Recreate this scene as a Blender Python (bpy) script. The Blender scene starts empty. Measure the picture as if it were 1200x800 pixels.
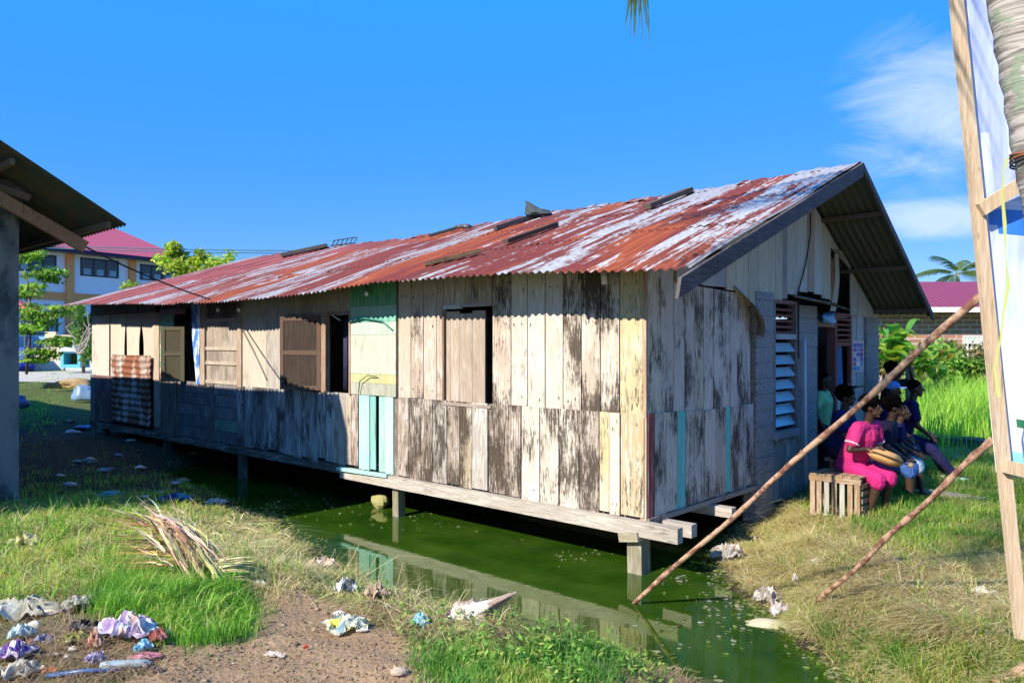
import bpy, bmesh, math, random
import numpy as np
from mathutils import Vector, Matrix, noise as mn
R = math.radians
random.seed(7); rng = np.random.default_rng(7)
S = bpy.context.scene
COL = S.collection
# ------------------------------------------------------------------ camera
CAMZ = 2.35; F = 900.0; HZ = 402.0
cd = bpy.data.cameras.new('camera'); cam = bpy.data.objects.new('camera', cd); COL.objects.link(cam)
cam.location = (0, 0, CAMZ); cam.rotation_euler = (R(90), 0, 0)
cd.sensor_width = 36; cd.lens = 27; cd.shift_y = 2/1200; cd.clip_start = .05; cd.clip_end = 3000
S.camera = cam
# ------------------------------------------------------------------ world, sun, exposure
SUN_EL = 36.5
SUNH = Vector((-.713, -.701, 0)).normalized()
w = bpy.data.worlds.new('World'); S.world = w; w.use_nodes = True
nt = w.node_tree; nt.nodes.clear()
out = nt.nodes.new('ShaderNodeOutputWorld'); bg = nt.nodes.new('ShaderNodeBackground')
sky = nt.nodes.new('ShaderNodeTexSky'); sky.sky_type = 'NISHITA'; sky.sun_disc = False
sky.sun_elevation = R(SUN_EL); sky.sun_rotation = math.atan2(SUNH.x, SUNH.y) % (2*math.pi)
sky.air_density = 1.0; sky.dust_density = .0; sky.ozone_density = 3.0
hs = nt.nodes.new('ShaderNodeHueSaturation'); hs.inputs['Saturation'].default_value = 1.22; hs.inputs['Value'].default_value = 1.0
nt.links.new(sky.outputs[0], hs.inputs['Color'])
tc = nt.nodes.new('ShaderNodeTexCoord')
mp = nt.nodes.new('ShaderNodeMapping'); mp.inputs['Scale'].default_value = (3.0, 3.0, 9.0); mp.inputs['Rotation'].default_value = (0, R(-24), 0)
nt.links.new(tc.outputs['Generated'], mp.inputs['Vector'])
nz = nt.nodes.new('ShaderNodeTexNoise'); nz.inputs['Scale'].default_value = 1.5; nz.inputs['Detail'].default_value = 7; nz.inputs['Roughness'].default_value = .66; nz.inputs['Distortion'].default_value = .9
nt.links.new(mp.outputs[0], nz.inputs['Vector'])
def blob(c, r, sz):   # soft region of the sky where cloud is allowed
    v = nt.nodes.new('ShaderNodeVectorMath'); v.operation = 'SUBTRACT'; v.inputs[1].default_value = c
    nt.links.new(tc.outputs['Generated'], v.inputs[0])
    s = nt.nodes.new('ShaderNodeVectorMath'); s.operation = 'MULTIPLY'; s.inputs[1].default_value = (1/r, 1/r, 1/sz)
    nt.links.new(v.outputs[0], s.inputs[0])
    l = nt.nodes.new('ShaderNodeVectorMath'); l.operation = 'LENGTH'; nt.links.new(s.outputs[0], l.inputs[0])
    m = nt.nodes.new('ShaderNodeMapRange'); m.inputs[1].default_value = 0; m.inputs[2].default_value = 1; m.inputs[3].default_value = 1; m.inputs[4].default_value = 0
    nt.links.new(l.outputs['Value'], m.inputs[0]); return m.outputs[0]
def pdir(u, v):
    d = Vector(((u-600)/F, 1, -(v-HZ)/F)).normalized(); return tuple(d)
b1 = blob(pdir(1100, 125), .13, .115); b2 = blob(pdir(1130, 252), .17, .03)
mx = nt.nodes.new('ShaderNodeMath'); mx.operation = 'MAXIMUM'; nt.links.new(b1, mx.inputs[0]); nt.links.new(b2, mx.inputs[1])
ml = nt.nodes.new('ShaderNodeMapRange'); ml.inputs[1].default_value = .40; ml.inputs[2].default_value = .78
ad = nt.nodes.new('ShaderNodeMath'); ad.operation = 'MULTIPLY_ADD'; ad.inputs[1].default_value = .42; nt.links.new(mx.outputs[0], ad.inputs[0])
sb = nt.nodes.new('ShaderNodeMath'); sb.operation = 'SUBTRACT'; sb.inputs[1].default_value = .12; nt.links.new(nz.outputs[0], sb.inputs[0])
nt.links.new(sb.outputs[0], ad.inputs[2]); nt.links.new(ad.outputs[0], ml.inputs[0])
mk = nt.nodes.new('ShaderNodeMath'); mk.operation = 'MULTIPLY'; mk.use_clamp = True; nt.links.new(ml.outputs[0], mk.inputs[0])
ms = nt.nodes.new('ShaderNodeMapRange'); ms.inputs[1].default_value = 0; ms.inputs[2].default_value = .35; nt.links.new(mx.outputs[0], ms.inputs[0])
nt.links.new(ms.outputs[0], mk.inputs[1])
mc = nt.nodes.new('ShaderNodeMix'); mc.data_type = 'RGBA'; mc.inputs[7].default_value = (7.2, 8.2, 9.6, 1)
mk2 = nt.nodes.new('ShaderNodeMath'); mk2.operation = 'MULTIPLY'; mk2.inputs[1].default_value = .62; nt.links.new(mk.outputs[0], mk2.inputs[0])
nt.links.new(mk2.outputs[0], mc.inputs[0]); az = nt.nodes.new('ShaderNodeMix'); az.data_type = 'RGBA'; az.inputs[0].default_value = .78; az.inputs[7].default_value = (.30, 3.3, 11.0, 1)
sz = nt.nodes.new('ShaderNodeSeparateXYZ'); nt.links.new(tc.outputs['Generated'], sz.inputs[0])
azf = nt.nodes.new('ShaderNodeMapRange'); azf.inputs[1].default_value = .02; azf.inputs[2].default_value = .42; azf.inputs[3].default_value = .46; azf.inputs[4].default_value = .86; nt.links.new(sz.outputs[2], azf.inputs[0]); nt.links.new(azf.outputs[0], az.inputs[0])
nt.links.new(hs.outputs[0], az.inputs[6]); nt.links.new(az.outputs[2], mc.inputs[6])
nt.links.new(mc.outputs[2], bg.inputs[0]); bg.inputs[1].default_value = .070
nt.links.new(bg.outputs[0], out.inputs[0])
sl = bpy.data.lights.new('sun', 'SUN'); sl.energy = 5.0; sl.angle = R(.5); sl.color = (1, .91, .77)
so = bpy.data.objects.new('sun', sl); COL.objects.link(so); so.location = (-10, -10, 20)
sd = Vector((SUNH.x*math.cos(R(SUN_EL)), SUNH.y*math.cos(R(SUN_EL)), math.sin(R(SUN_EL))))
so.rotation_euler = (-sd).to_track_quat('-Z', 'Y').to_euler()
S.view_settings.view_transform = 'Standard'; S.view_settings.look = 'None'; S.view_settings.gamma = 1
S.view_settings.exposure = .82
# ------------------------------------------------------------------ frames of reference
C0 = Vector((1.36, 7.8, 0)); EX = Vector((.743, -.669, 0)); EY = Vector((.669, .743, 0)); HROT = math.atan2(-.669, .743)
def loc2w(x, y, z=0): return C0 + EX*x + EY*y + Vector((0, 0, z))
def w2loc(p):
    d = Vector((p[0]-C0.x, p[1]-C0.y, 0)); return (d.dot(EX), d.dot(EY))
def ray(u, v): return Vector(((u-600)/F, 1, -(v-HZ)/F))
def on_L(u, v, y=0):      # picture point -> (x, z) on the plane y = const of the house
    d = ray(u, v); k = (y + C0.dot(EY))/d.dot(EY); p = d*k; return (w2loc(p)[0], CAMZ + p.z)
def on_G(u, v, x=0):
    d = ray(u, v); k = (x + C0.dot(EX))/d.dot(EX); p = d*k; return (w2loc(p)[1], CAMZ + p.z)
def at(u, v, Y): d = ray(u, v)*Y; return Vector((d.x, d.y, CAMZ + d.z))
def onz(u, v, z): d = ray(u, v); k = (z-CAMZ)/d.z; return Vector((d.x*k, k, z))
def px(p): return (600 + F*p[0]/p[1], HZ - F*(p[2]-CAMZ)/p[1])
# ------------------------------------------------------------------ object helpers
def link(o, parent=None):
    COL.objects.link(o)
    if parent is not None: o.parent = parent
    return o
def tag(o, label=None, cat=None, group=None, kind=None):
    if label: o['label'] = label
    if cat: o['category'] = cat
    if group: o['group'] = group
    if kind: o['kind'] = kind
    return o
def empty(name, loc, rz=0, label=None, cat=None, group=None, kind=None):
    o = bpy.data.objects.new(name, None); link(o); o.location = loc; o.rotation_euler = (0, 0, rz); o.empty_display_size = .2
    return tag(o, label, cat, group, kind)
def copy_tree(o, parent=None):
    c = o.copy(); COL.objects.link(c); c.parent = parent
    for ch in list(o.children): copy_tree(ch, c)
    return c
class MB:
    def __init__(s): s.v = []; s.f = []; s.c = []
    def add(s, vs, fs, col=(1, 1, 1)):
        n = len(s.v); s.v += [tuple(q) for q in vs]; s.f += [tuple(n+i for i in f) for f in fs]; s.c += [tuple(col)]*len(fs); return s
    def hexa(s, q, col=(1, 1, 1)):   # 8 corners: bottom ring 0-3, top ring 4-7
        return s.add(q, [(3, 2, 1, 0), (4, 5, 6, 7), (0, 1, 5, 4), (1, 2, 6, 5), (2, 3, 7, 6), (3, 0, 4, 7)], col)
    def box(s, x0, x1, y0, y1, z0, z1, col=(1, 1, 1)):
        return s.hexa([(x0, y0, z0), (x1, y0, z0), (x1, y1, z0), (x0, y1, z0), (x0, y0, z1), (x1, y0, z1), (x1, y1, z1), (x0, y1, z1)], col)
    def beam(s, a, b, w, h, col=(1, 1, 1), up=(0, 0, 1)):
        a = Vector(a); b = Vector(b); d = (b-a).normalized(); sx = d.cross(Vector(up)).normalized(); sz = sx.cross(d)
        q = []
        for p in (a, b):
            q.append([p - sx*w/2 - sz*h/2, p + sx*w/2 - sz*h/2, p + sx*w/2 + sz*h/2, p - sx*w/2 + sz*h/2])
        return s.hexa(q[0] + q[1], col)
    def tube(s, pts, rad, n=8, col=(1, 1, 1), cap=True, jit=0):
        pts = [Vector(p) for p in pts]; 
        if not hasattr(rad, '__len__'): rad = [rad]*len(pts)
        vs = []; fs = []; prev = None
        for i, p in enumerate(pts):
            d = (pts[min(i+1, len(pts)-1)] - pts[max(i-1, 0)]).normalized()
            if prev is None:
                a = d.orthogonal().normalized()
            else:
                a = (prev - d*prev.dot(d)).normalized()
            prev = a; b = d.cross(a)
            for k in range(n):
                t = 2*math.pi*k/n; r = rad[i]*(1+random.uniform(-jit, jit))
                vs.append(p + a*math.cos(t)*r + b*math.sin(t)*r)
        m = len(pts)
        for i in range(m-1):
            for k in range(n):
                k2 = (k+1) % n; fs.append((i*n+k, i*n+k2, (i+1)*n+k2, (i+1)*n+k))
        if cap: fs.append(tuple(range(n-1, -1, -1))); fs.append(tuple((m-1)*n+k for k in range(n)))
        return s.add(vs, fs, col)
    def ell(s, c, r, n=12, m=8, col=(1, 1, 1), rot=None, bump=0, seed=0):
        c = Vector(c); vs = []; fs = []
        for i in range(m+1):
            th = math.pi*i/m
            for k in range(n):
                ph = 2*math.pi*k/n
                q = Vector((math.sin(th)*math.cos(ph), math.sin(th)*math.sin(ph), math.cos(th)))
                if bump: q = q*(1 + bump*mn.noise(q*1.7 + Vector((seed, seed*2.1, 0))))
                q = Vector((q.x*r[0], q.y*r[1], q.z*r[2]))
                if rot is not None: q = rot @ q
                vs.append(c+q)
        for i in range(m):
            for k in range(n):
                k2 = (k+1) % n
                if i == 0: fs.append((0, (i+1)*n+k, (i+1)*n+k2))
                elif i == m-1: fs.append((i*n+k, (m)*n, i*n+k2))
                else: fs.append((i*n+k, (i+1)*n+k, (i+1)*n+k2, i*n+k2))
        return s.add(vs, fs, col)
    def build(s, name, mat, parent=None, smooth=False, loc=None, rz=0):
        me = bpy.data.meshes.new(name); me.from_pydata(s.v, [], s.f); me.update()
        ca = me.color_attributes.new('Col', 'FLOAT_COLOR', 'CORNER')
        cnt = [len(f) for f in s.f]
        arr = np.repeat(np.array([c + (1,) if len(c) == 3 else c for c in s.c], dtype=np.float32), cnt, axis=0)
        ca.data.foreach_set('color', arr.ravel())
        if smooth: me.polygons.foreach_set('use_smooth', [True]*len(me.polygons))
        me.materials.append(mat)
        o = bpy.data.objects.new(name, me); link(o, parent)
        if loc is not None: o.location = loc
        o.rotation_euler = (0, 0, rz)
        return o
def fastmesh(name, V, Fc, Cv, mat, parent=None, n=3, smooth=False):
    """V (k,3) float, Fc (m,n) int faces all with n corners, Cv (k,3) colour per vertex"""
    me = bpy.data.meshes.new(name); k = len(V); m = len(Fc)
    me.vertices.add(k); me.vertices.foreach_set('co', np.asarray(V, np.float32).ravel())
    me.loops.add(m*n); me.loops.foreach_set('vertex_index', np.asarray(Fc, np.int32).ravel())
    me.polygons.add(m); me.polygons.foreach_set('loop_start', np.arange(0, m*n, n, dtype=np.int32)); me.polygons.foreach_set('loop_total', np.full(m, n, np.int32))
    me.update(calc_edges=True)
    ca = me.color_attributes.new('Col', 'FLOAT_COLOR', 'POINT')
    a = np.ones((k, 4), np.float32); a[:, :3] = Cv; ca.data.foreach_set('color', a.ravel())
    if smooth: me.polygons.foreach_set('use_smooth', np.ones(m, bool))
    me.materials.append(mat); o = bpy.data.objects.new(name, me); link(o, parent); return o
# ------------------------------------------------------------------ materials
class NT:
    def __init__(s, name):
        s.m = bpy.data.materials.new(name); s.m.use_nodes = True; s.t = s.m.node_tree; s.t.nodes.clear()
        s.o = s.t.nodes.new('ShaderNodeOutputMaterial'); s.b = s.t.nodes.new('ShaderNodeBsdfPrincipled'); s.t.links.new(s.b.outputs[0], s.o.inputs[0])
        s.tc = s.t.nodes.new('ShaderNodeTexCoord')
    def set(s, sock, val):
        if isinstance(val, bpy.types.NodeSocket): s.t.links.new(val, sock)
        elif isinstance(val, (tuple, list)) and len(val) == 3 and sock.type == 'RGBA': sock.default_value = tuple(val)+(1,)
        else: sock.default_value = val
    def mapv(s, scale=(1, 1, 1), loc=(0, 0, 0), src=None, rot=(0, 0, 0)):
        n = s.t.nodes.new('ShaderNodeMapping'); n.inputs['Scale'].default_value = scale; n.inputs['Location'].default_value = loc; n.inputs['Rotation'].default_value = rot
        s.t.links.new(src or s.tc.outputs['Object'], n.inputs[0]); return n.outputs[0]
    def noise(s, scale=5, vec=None, detail=4, rough=.55, dist=0):
        n = s.t.nodes.new('ShaderNodeTexNoise'); s.t.links.new(vec or s.tc.outputs['Object'], n.inputs['Vector'])
        n.inputs['Scale'].default_value = scale; n.inputs['Detail'].default_value = detail; n.inputs['Roughness'].default_value = rough; n.inputs['Distortion'].default_value = dist
        return n.outputs[0]
    def vor(s, scale=5, vec=None, feat='F1'):
        n = s.t.nodes.new('ShaderNodeTexVoronoi'); n.feature = feat; s.t.links.new(vec or s.tc.outputs['Object'], n.inputs['Vector']); n.inputs['Scale'].default_value = scale; return n
    def white(s, vec):
        n = s.t.nodes.new('ShaderNodeTexWhiteNoise'); n.noise_dimensions = '3D'; s.t.links.new(vec, n.inputs['Vector']); return n.outputs[0]
    def math(s, op, a, b=0., c=0., clamp=False):
        n = s.t.nodes.new('ShaderNodeMath'); n.operation = op; n.use_clamp = clamp
        s.set(n.inputs[0], a); s.set(n.inputs[1], b); s.set(n.inputs[2], c); return n.outputs[0]
    def rng(s, a, lo, hi, o0=0., o1=1.):
        n = s.t.nodes.new('ShaderNodeMapRange'); s.set(n.inputs[0], a)
        for i, q in enumerate((lo, hi, o0, o1)): s.set(n.inputs[i+1], q)
        return n.outputs[0]
    def mix(s, f, a, b, mode='MIX'):
        n = s.t.nodes.new('ShaderNodeMix'); n.data_type = 'RGBA'; n.blend_type = mode; s.set(n.inputs[0], f); s.set(n.inputs[6], a); s.set(n.inputs[7], b); return n.outputs[2]
    def col(s):
        n = s.t.nodes.new('ShaderNodeAttribute'); n.attribute_name = 'Col'; return n.outputs['Color']
    def alpha(s):
        n = s.t.nodes.new('ShaderNodeAttribute'); n.attribute_name = 'Col'; return n.outputs['Alpha']
    def sep(s, v=None):
        n = s.t.nodes.new('ShaderNodeSeparateXYZ'); s.t.links.new(v or s.tc.outputs['Object'], n.inputs[0]); return n.outputs
    def comb(s, x, y, z):
        n = s.t.nodes.new('ShaderNodeCombineXYZ'); s.set(n.inputs[0], x); s.set(n.inputs[1], y); s.set(n.inputs[2], z); return n.outputs[0]
    def bump(s, h, st=.3, dist=.01):
        n = s.t.nodes.new('ShaderNodeBump'); n.inputs['Strength'].default_value = st; n.inputs['Distance'].default_value = dist; s.set(n.inputs['Height'], h); s.t.links.new(n.outputs[0], s.b.inputs['Normal']); return n
    def fin(s, base=None, rough=.8, spec=.3, metal=0., **kw):
        if base is not None: s.set(s.b.inputs['Base Color'], base)
        s.set(s.b.inputs['Roughness'], rough); s.set(s.b.inputs['Specular IOR Level'], spec); s.set(s.b.inputs['Metallic'], metal)
        for k, v in kw.items(): s.set(s.b.inputs[k.replace('_', ' ')], v)
        return s.m

def m_plain(name, rough=.8, spec=.3, var=.25, scale=6, bump=.1, metal=0.):
    n = NT(name); nz_ = n.noise(scale, detail=5)
    c = n.mix(n.rng(nz_, .3, .7, 0, var), n.col(), (.02, .018, .015))
    if bump: n.bump(n.noise(scale*6), bump, .01)
    return n.fin(c, rough, spec, metal)
def m_wood(name, flake=.5, mould=.5, flakecol=(.70, .67, .62), mouldcol=(.045, .032, .023), axis=2, fine=1.0, wet=None):
    """weathered boards; vertex colour = board tint, its alpha = how mouldy the board is"""
    n = NT(name)
    sc = [16, 16, 16]; sc[axis] = 1.0
    va = n.t.nodes.new('ShaderNodeVectorMath'); va.operation = 'MULTIPLY_ADD'; n.t.links.new(n.col(), va.inputs[0]); va.inputs[1].default_value = (61, 47, 83); n.t.links.new(n.tc.outputs['Object'], va.inputs[2])
    own = va.outputs[0]; mv = n.mapv; n.mapv = lambda scale=(1, 1, 1), loc=(0, 0, 0), src=None, rot=(0, 0, 0): mv(scale, loc, src or own, rot)
    grain = n.noise(1.0*fine, n.mapv(tuple(q*4 for q in sc)), 4, .6)
    sc2 = [20, 20, 20]; sc2[axis] = 1.7
    sp = n.noise(2.2*fine, n.mapv(tuple(sc2)), 7, .72)
    blot = n.noise(1.3, n.mapv((2.2, 2.2, 1.1) if axis == 2 else (1, 2, 2)), 3, .5)
    base = n.mix(n.rng(grain, .25, .75, 0, .75), n.col(), n.mix(.5, n.col(), (.13, .10, .08)))
    fl = n.math('ADD', sp, n.math('MULTIPLY', blot, .35))
    base = n.mix(n.math('MULTIPLY', n.rng(fl, .66, .78), flake), base, flakecol)
    hairline = n.noise(1.0, n.mapv(tuple(q*3.2 for q in sc), loc=(2, 5, 8)), 3, .7)
    base = n.mix(n.rng(hairline, .60, .70, 0, .7), base, (.10, .07, .05))
    al = n.alpha()
    mo = n.noise(2.6*fine, n.mapv(tuple(sc2), loc=(3, 7, 1)), 8, .78)
    b2 = n.noise(1.1, n.mapv((2.4, 2.4, 1.2) if axis == 2 else (1.2, 2, 2), loc=(9, 2, 4)), 3, .6)
    sc3 = [70, 70, 70]; sc3[axis] = 14
    chip = n.noise(1., n.mapv(tuple(sc3), loc=(4, 4, 4)), 5, .75)
    mm = n.math('ADD', n.math('MULTIPLY', mo, .9), n.math('MULTIPLY', n.math('SUBTRACT', b2, .5), .95))
    mm = n.math('ADD', mm, n.math('MULTIPLY', n.math('SUBTRACT', chip, .4), .55))
    if wet: al = n.math('ADD', al, n.math('MULTIPLY', n.rng(n.sep()[2], wet[0], wet[1], 0, .26), n.math('ADD', .15, al)))
    thr = n.math('SUBTRACT', .80, n.math('MULTIPLY', al, .42))
    mk_ = n.rng(mm, n.math('SUBTRACT', thr, .02), n.math('ADD', thr, .10))
    base = n.mix(n.math('MULTIPLY', mk_, mould), base, mouldcol)
    knots = n.vor(3.0, n.mapv((3, 3, .8)) if axis == 2 else n.mapv((.8, 3, 3)))
    base = n.mix(n.rng(knots.outputs['Distance'], .0, .10, .55, 0), base, (.06, .04, .03))
    n.bump(n.math('ADD', n.math('MULTIPLY', grain, .6), sp), .55, .012)
    return n.fin(base, .85, .2)
M = {}
M['wood'] = m_wood('weathered_boards', .6, .92)
M['wood_up'] = m_wood('weathered_upper_boards', .5, .92, wet=(2.15, 1.65))
M['wood_dark'] = m_wood('dark_timber', .0, .6)
M['wood_soft'] = m_wood('plain_boards', .25, .45)
M['wood_h'] = m_wood('weathered_beam', .35, .6, axis=0)
M['wood_y'] = m_wood('weathered_beam_y', .08, .6, axis=1)
M['plain'] = m_plain('matte_paint')
M['clean'] = m_plain('clean_matte', var=.08, bump=.03)
M['gloss'] = m_plain('glossy_paint', .35, .5, .08, bump=0)
def m_roof():
    n = NT('rusted_corrugated_iron'); o = n.sep(); x, y = o[0], o[1]
    t = n.math('MULTIPLY', x, -1.0)
    sx = n.math('FLOOR', n.math('DIVIDE', x, .78)); sy = n.math('FLOOR', n.math('DIVIDE', n.math('ADD', y, .6), 1.75))
    w1 = n.white(n.comb(sx, sy, 3.)); w2 = n.white(n.comb(sx, sy, 11.))
    st = n.noise(1.0, n.mapv((5.6, .5, 0)), 6, .66, .3)
    fi = n.noise(1.0, n.mapv((30, 1.3, 0)), 4, .7)
    spk = n.noise(9.0, n.mapv((3.0, .8, 0)), 6, .75)
    v = n.math('ADD', n.math('MULTIPLY', st, .95), n.math('MULTIPLY', fi, .35))
    v = n.math('ADD', v, n.math('MULTIPLY', spk, .30)); v = n.math('ADD', v, n.math('MULTIPLY', w1, .26))
    thr = n.rng(t, .0, 5, .93, .815)
    rust = n.rng(v, n.math('SUBTRACT', thr, .03), n.math('ADD', thr, .03))
    zinc = n.mix(n.rng(spk, .35, .7), (.58, .60, .60), (.34, .36, .37))
    pink = n.mix(n.rng(n.noise(1.0, n.mapv((5, .6, 0), loc=(5, 1, 0)), 4), .38, .6), (.36, .10, .10), (.13, .027, .027))
    orange = n.mix(n.rng(fi, .35, .62), (.38, .09, .022), (.19, .032, .014))
    dark = n.mix(n.rng(spk, .4, .6), (.13, .022, .022), (.20, .035, .02))
    rc = n.mix(n.rng(n.math('ADD', n.math('MULTIPLY', n.noise(1.0, n.mapv((1.6, .35, 0), loc=(8, 3, 0)), 4, .6), .8), n.math('MULTIPLY', w2, .35)), .50, .60), orange, dark)
    left = n.rng(n.math('ADD', t, n.math('MULTIPLY', n.math('SUBTRACT', w2, .5), 3.)), 7.2, 9.2)
    rc = n.mix(left, rc, pink)
    c = n.mix(rust, zinc, rc)
    fr_ = n.math('FRACT', n.math('DIVIDE', x, .78)); c = n.mix(n.rng(fr_, .0, .045, .75, 0), c, (.07, .025, .018))
    c = n.mix(n.rng(w1, 0, 1, .42, 0), c, (.10, .045, .035))
    fy = n.math('FRACT', n.math('DIVIDE', n.math('ADD', y, .6), .72)); fx = n.math('FRACT', n.math('DIVIDE', x, .21))
    dot = n.math('MULTIPLY', n.rng(n.math('ABSOLUTE', n.math('SUBTRACT', fy, .5)), .03, .012), n.rng(n.math('ABSOLUTE', n.math('SUBTRACT', fx, .5)), .14, .06)); c = n.mix(n.math('MULTIPLY', dot, .8, clamp=True), c, (.05, .02, .015))
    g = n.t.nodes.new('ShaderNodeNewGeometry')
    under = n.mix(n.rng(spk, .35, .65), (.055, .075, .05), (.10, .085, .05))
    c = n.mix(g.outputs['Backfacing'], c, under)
    n.bump(spk, .25, .006)
    return n.fin(c, n.mix(rust, (.42,)*3, (.85,)*3), .4)
M['roof'] = m_roof()
def m_sheet(name, a, b, thr=.5, rough=.6, stretch=(1, 1, 1), sc=4):
    n = NT(name); f = n.noise(sc, n.mapv(stretch), 6, .65)
    n.bump(n.noise(sc*5), .2, .005)
    return n.fin(n.mix(n.rng(f, thr-.05, thr+.07), a, b), rough, .35)
M['rust_h'] = m_sheet('rusty_sheet', (.42, .38, .34), (.20, .07, .03), .46, .7, (1, 1, .4), 3)
M['darkroof'] = m_sheet('mossy_dark_iron', (.045, .065, .045), (.08, .065, .04), .5, .85, (1, 3, 1), 2)
M['concrete'] = m_sheet('grimy_concrete', (.17, .19, .18), (.045, .06, .06), .52, .9, (1, 1, .6), 1.6)
def m_peb():
    n = NT('pebbly_block'); v = n.vor(34); f = n.noise(2.2, detail=5)
    c = n.mix(n.rng(v.outputs['Distance'], .28, .6), (.38, .38, .37), (.17, .17, .165))
    c = n.mix(n.rng(f, .38, .52, 0, .9), c, n.mix(n.noise(14), (.34, .34, .33), (.18, .18, .175))); n.bump(v.outputs['Distance'], .8, .01)
    return n.fin(c, .9, .2)
M['pebble'] = m_peb()
def m_bark():
    n = NT('ringed_palm_bark'); o = n.sep()
    rng_ = n.noise(1, n.mapv((2, 2, 22)), 4, .6, .6); f = n.noise(9, detail=6)
    c = n.mix(n.rng(rng_, .42, .56), (.16, .14, .125), (.42, .39, .36)); c = n.mix(n.rng(f, .52, .66), c, (.22, .27, .20))
    n.bump(n.math('ADD', rng_, n.math('MULTIPLY', f, .4)), .8, .02); return n.fin(c, .9, .2)
M['palmbark'] = m_bark()
def m_leaf(name, trans=.25, rough=.55):
    n = NT(name); c = n.col(); n.fin(c, rough, .25)
    tr = n.t.nodes.new('ShaderNodeBsdfTranslucent'); mxs = n.t.nodes.new('ShaderNodeMixShader'); mxs.inputs[0].default_value = trans
    n.set(tr.inputs[0], n.mix(1., c, (2.2, 2.4, 1.6), 'MULTIPLY'))
    n.t.links.new(n.b.outputs[0], mxs.inputs[1]); n.t.links.new(tr.outputs[0], mxs.inputs[2]); n.t.links.new(mxs.outputs[0], n.o.inputs[0])
    return n.m
M['leaf'] = m_leaf('foliage', .35); M['straw'] = m_leaf('dry_straw', .15, .8)
def m_water():
    n = NT('green_algae_water'); f = n.noise(1.4, n.mapv((1, 1, 1)), 5, .6)
    c = n.mix(n.rng(f, .35, .68), (.012, .042, .003), (.034, .078, .006))
    n.bump(n.noise(5, n.mapv((1, 1.6, 1)), 3), .035, .02)
    return n.fin(c, .03, .8, IOR=1.45, Specular_Tint=(.92, 1.0, .25, 1))
M['water'] = m_water()
M['concrete_tan'] = m_sheet('tan_concrete', (.46, .40, .27), (.28, .26, .14), .5, .9)
def m_glass(name, c=(.45, .62, .66), rough=.15):
    n = NT(name); return n.fin(n.mix(n.noise(6), c, tuple(q*.7 for q in c)), rough, .6)
M['louvre'] = m_glass('dusty_louvre_glass', (.42, .62, .68)); M['darkglass'] = m_glass('dark_window_glass', (.02, .025, .035), .08)
def m_film():
    n = NT('crumpled_film'); f = n.noise(9, detail=5); c = n.mix(n.rng(f, .46, .66, 0, .6), n.col(), (.20, .16, .12)); n.bump(n.noise(60, detail=3), .5, .004); n.fin(c, .4, .35)
    tr = n.t.nodes.new('ShaderNodeBsdfTranslucent'); x = n.t.nodes.new('ShaderNodeMixShader'); x.inputs[0].default_value = .25; n.set(tr.inputs[0], c)
    n.t.links.new(n.b.outputs[0], x.inputs[1]); n.t.links.new(tr.outputs[0], x.inputs[2]); n.t.links.new(x.outputs[0], n.o.inputs[0]); return n.m
M['film'] = m_film()
M['hair'] = m_plain('dark_hair', .95, .02, .0, 20, .2)
def m_skin():
    n = NT('skin'); return n.fin(n.mix(n.noise(18), n.col(), tuple(q*1.0 for q in (.05, .028, .018))), .5, .35)
M['skin'] = m_plain('skin', .5, .35, .12, 14, .03)
def m_cloth():
    n = NT('cloth'); f = n.noise(14, detail=4); n.bump(n.noise(11, n.mapv((1, 1, .45)), detail=3, dist=1.2), .9, .035)
    return n.fin(n.mix(n.rng(f, .3, .7, 0, .3), n.col(), (.02, .02, .02)), .9, .15)
M['cloth'] = m_cloth()
def m_brick():
    n = NT('brick_courses'); b = n.t.nodes.new('ShaderNodeTexBrick'); n.t.links.new(n.mapv((1, 1, 1), src=n.comb(n.sep()[0], n.sep()[2], 0)), b.inputs[0])
    b.inputs['Color1'].default_value = (.40, .20, .13, 1); b.inputs['Color2'].default_value = (.30, .15, .10, 1); b.inputs['Mortar'].default_value = (.45, .40, .36, 1)
    b.inputs['Scale'].default_value = 1; b.inputs['Brick Width'].default_value = .5; b.inputs['Row Height'].default_value = .17; b.inputs['Mortar Size'].default_value = .022; b.inputs['Bias'].default_value = 0
    return n.fin(b.outputs[0], .9, .2)
M['brick'] = m_brick()
# ------------------------------------------------------------------ terrain
WP = np.array([(-4.2, 12.4), (-3.5, 11.0), (-2.9, 9.7), (-2.27, 8.55), (-1.35, 7.15), (-.5, 6.4), (.22, 5.92), (.9, 5.72), (1.2, 5.4), (1.35, 5.0), (1.55, 4.4), (1.8, 3.7), (2.2, 3.2), (2.7, 3.5),
               (2.45, 4.6), (2.3, 5.4), (2.35, 6.1), (2.18, 6.9), (2.2, 8.1), (2.6, 9.2), (3.2, 10.6), (3.4, 13.), (0., 17.), (-5., 17.5), (-6., 14.)])
def sdist(x, y):
    x = np.asarray(x, float); y = np.asarray(y, float); d = np.full(x.shape, 1e9); ins = np.zeros(x.shape, bool)
    n = len(WP)
    for i in range(n):
        a = WP[i]; b = WP[(i+1) % n]; e = b-a
        t = np.clip(((x-a[0])*e[0] + (y-a[1])*e[1])/(e@e), 0, 1)
        d = np.minimum(d, np.hypot(x-a[0]-t*e[0], y-a[1]-t*e[1]))
        c = ((a[1] > y) != (b[1] > y)) & (x < e[0]*(y-a[1])/(e[1]+1e-12) + a[0]); ins ^= c
    return np.where(ins, -d, d)
_g = [rng.random((64, 64)) for _ in range(4)]
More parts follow.
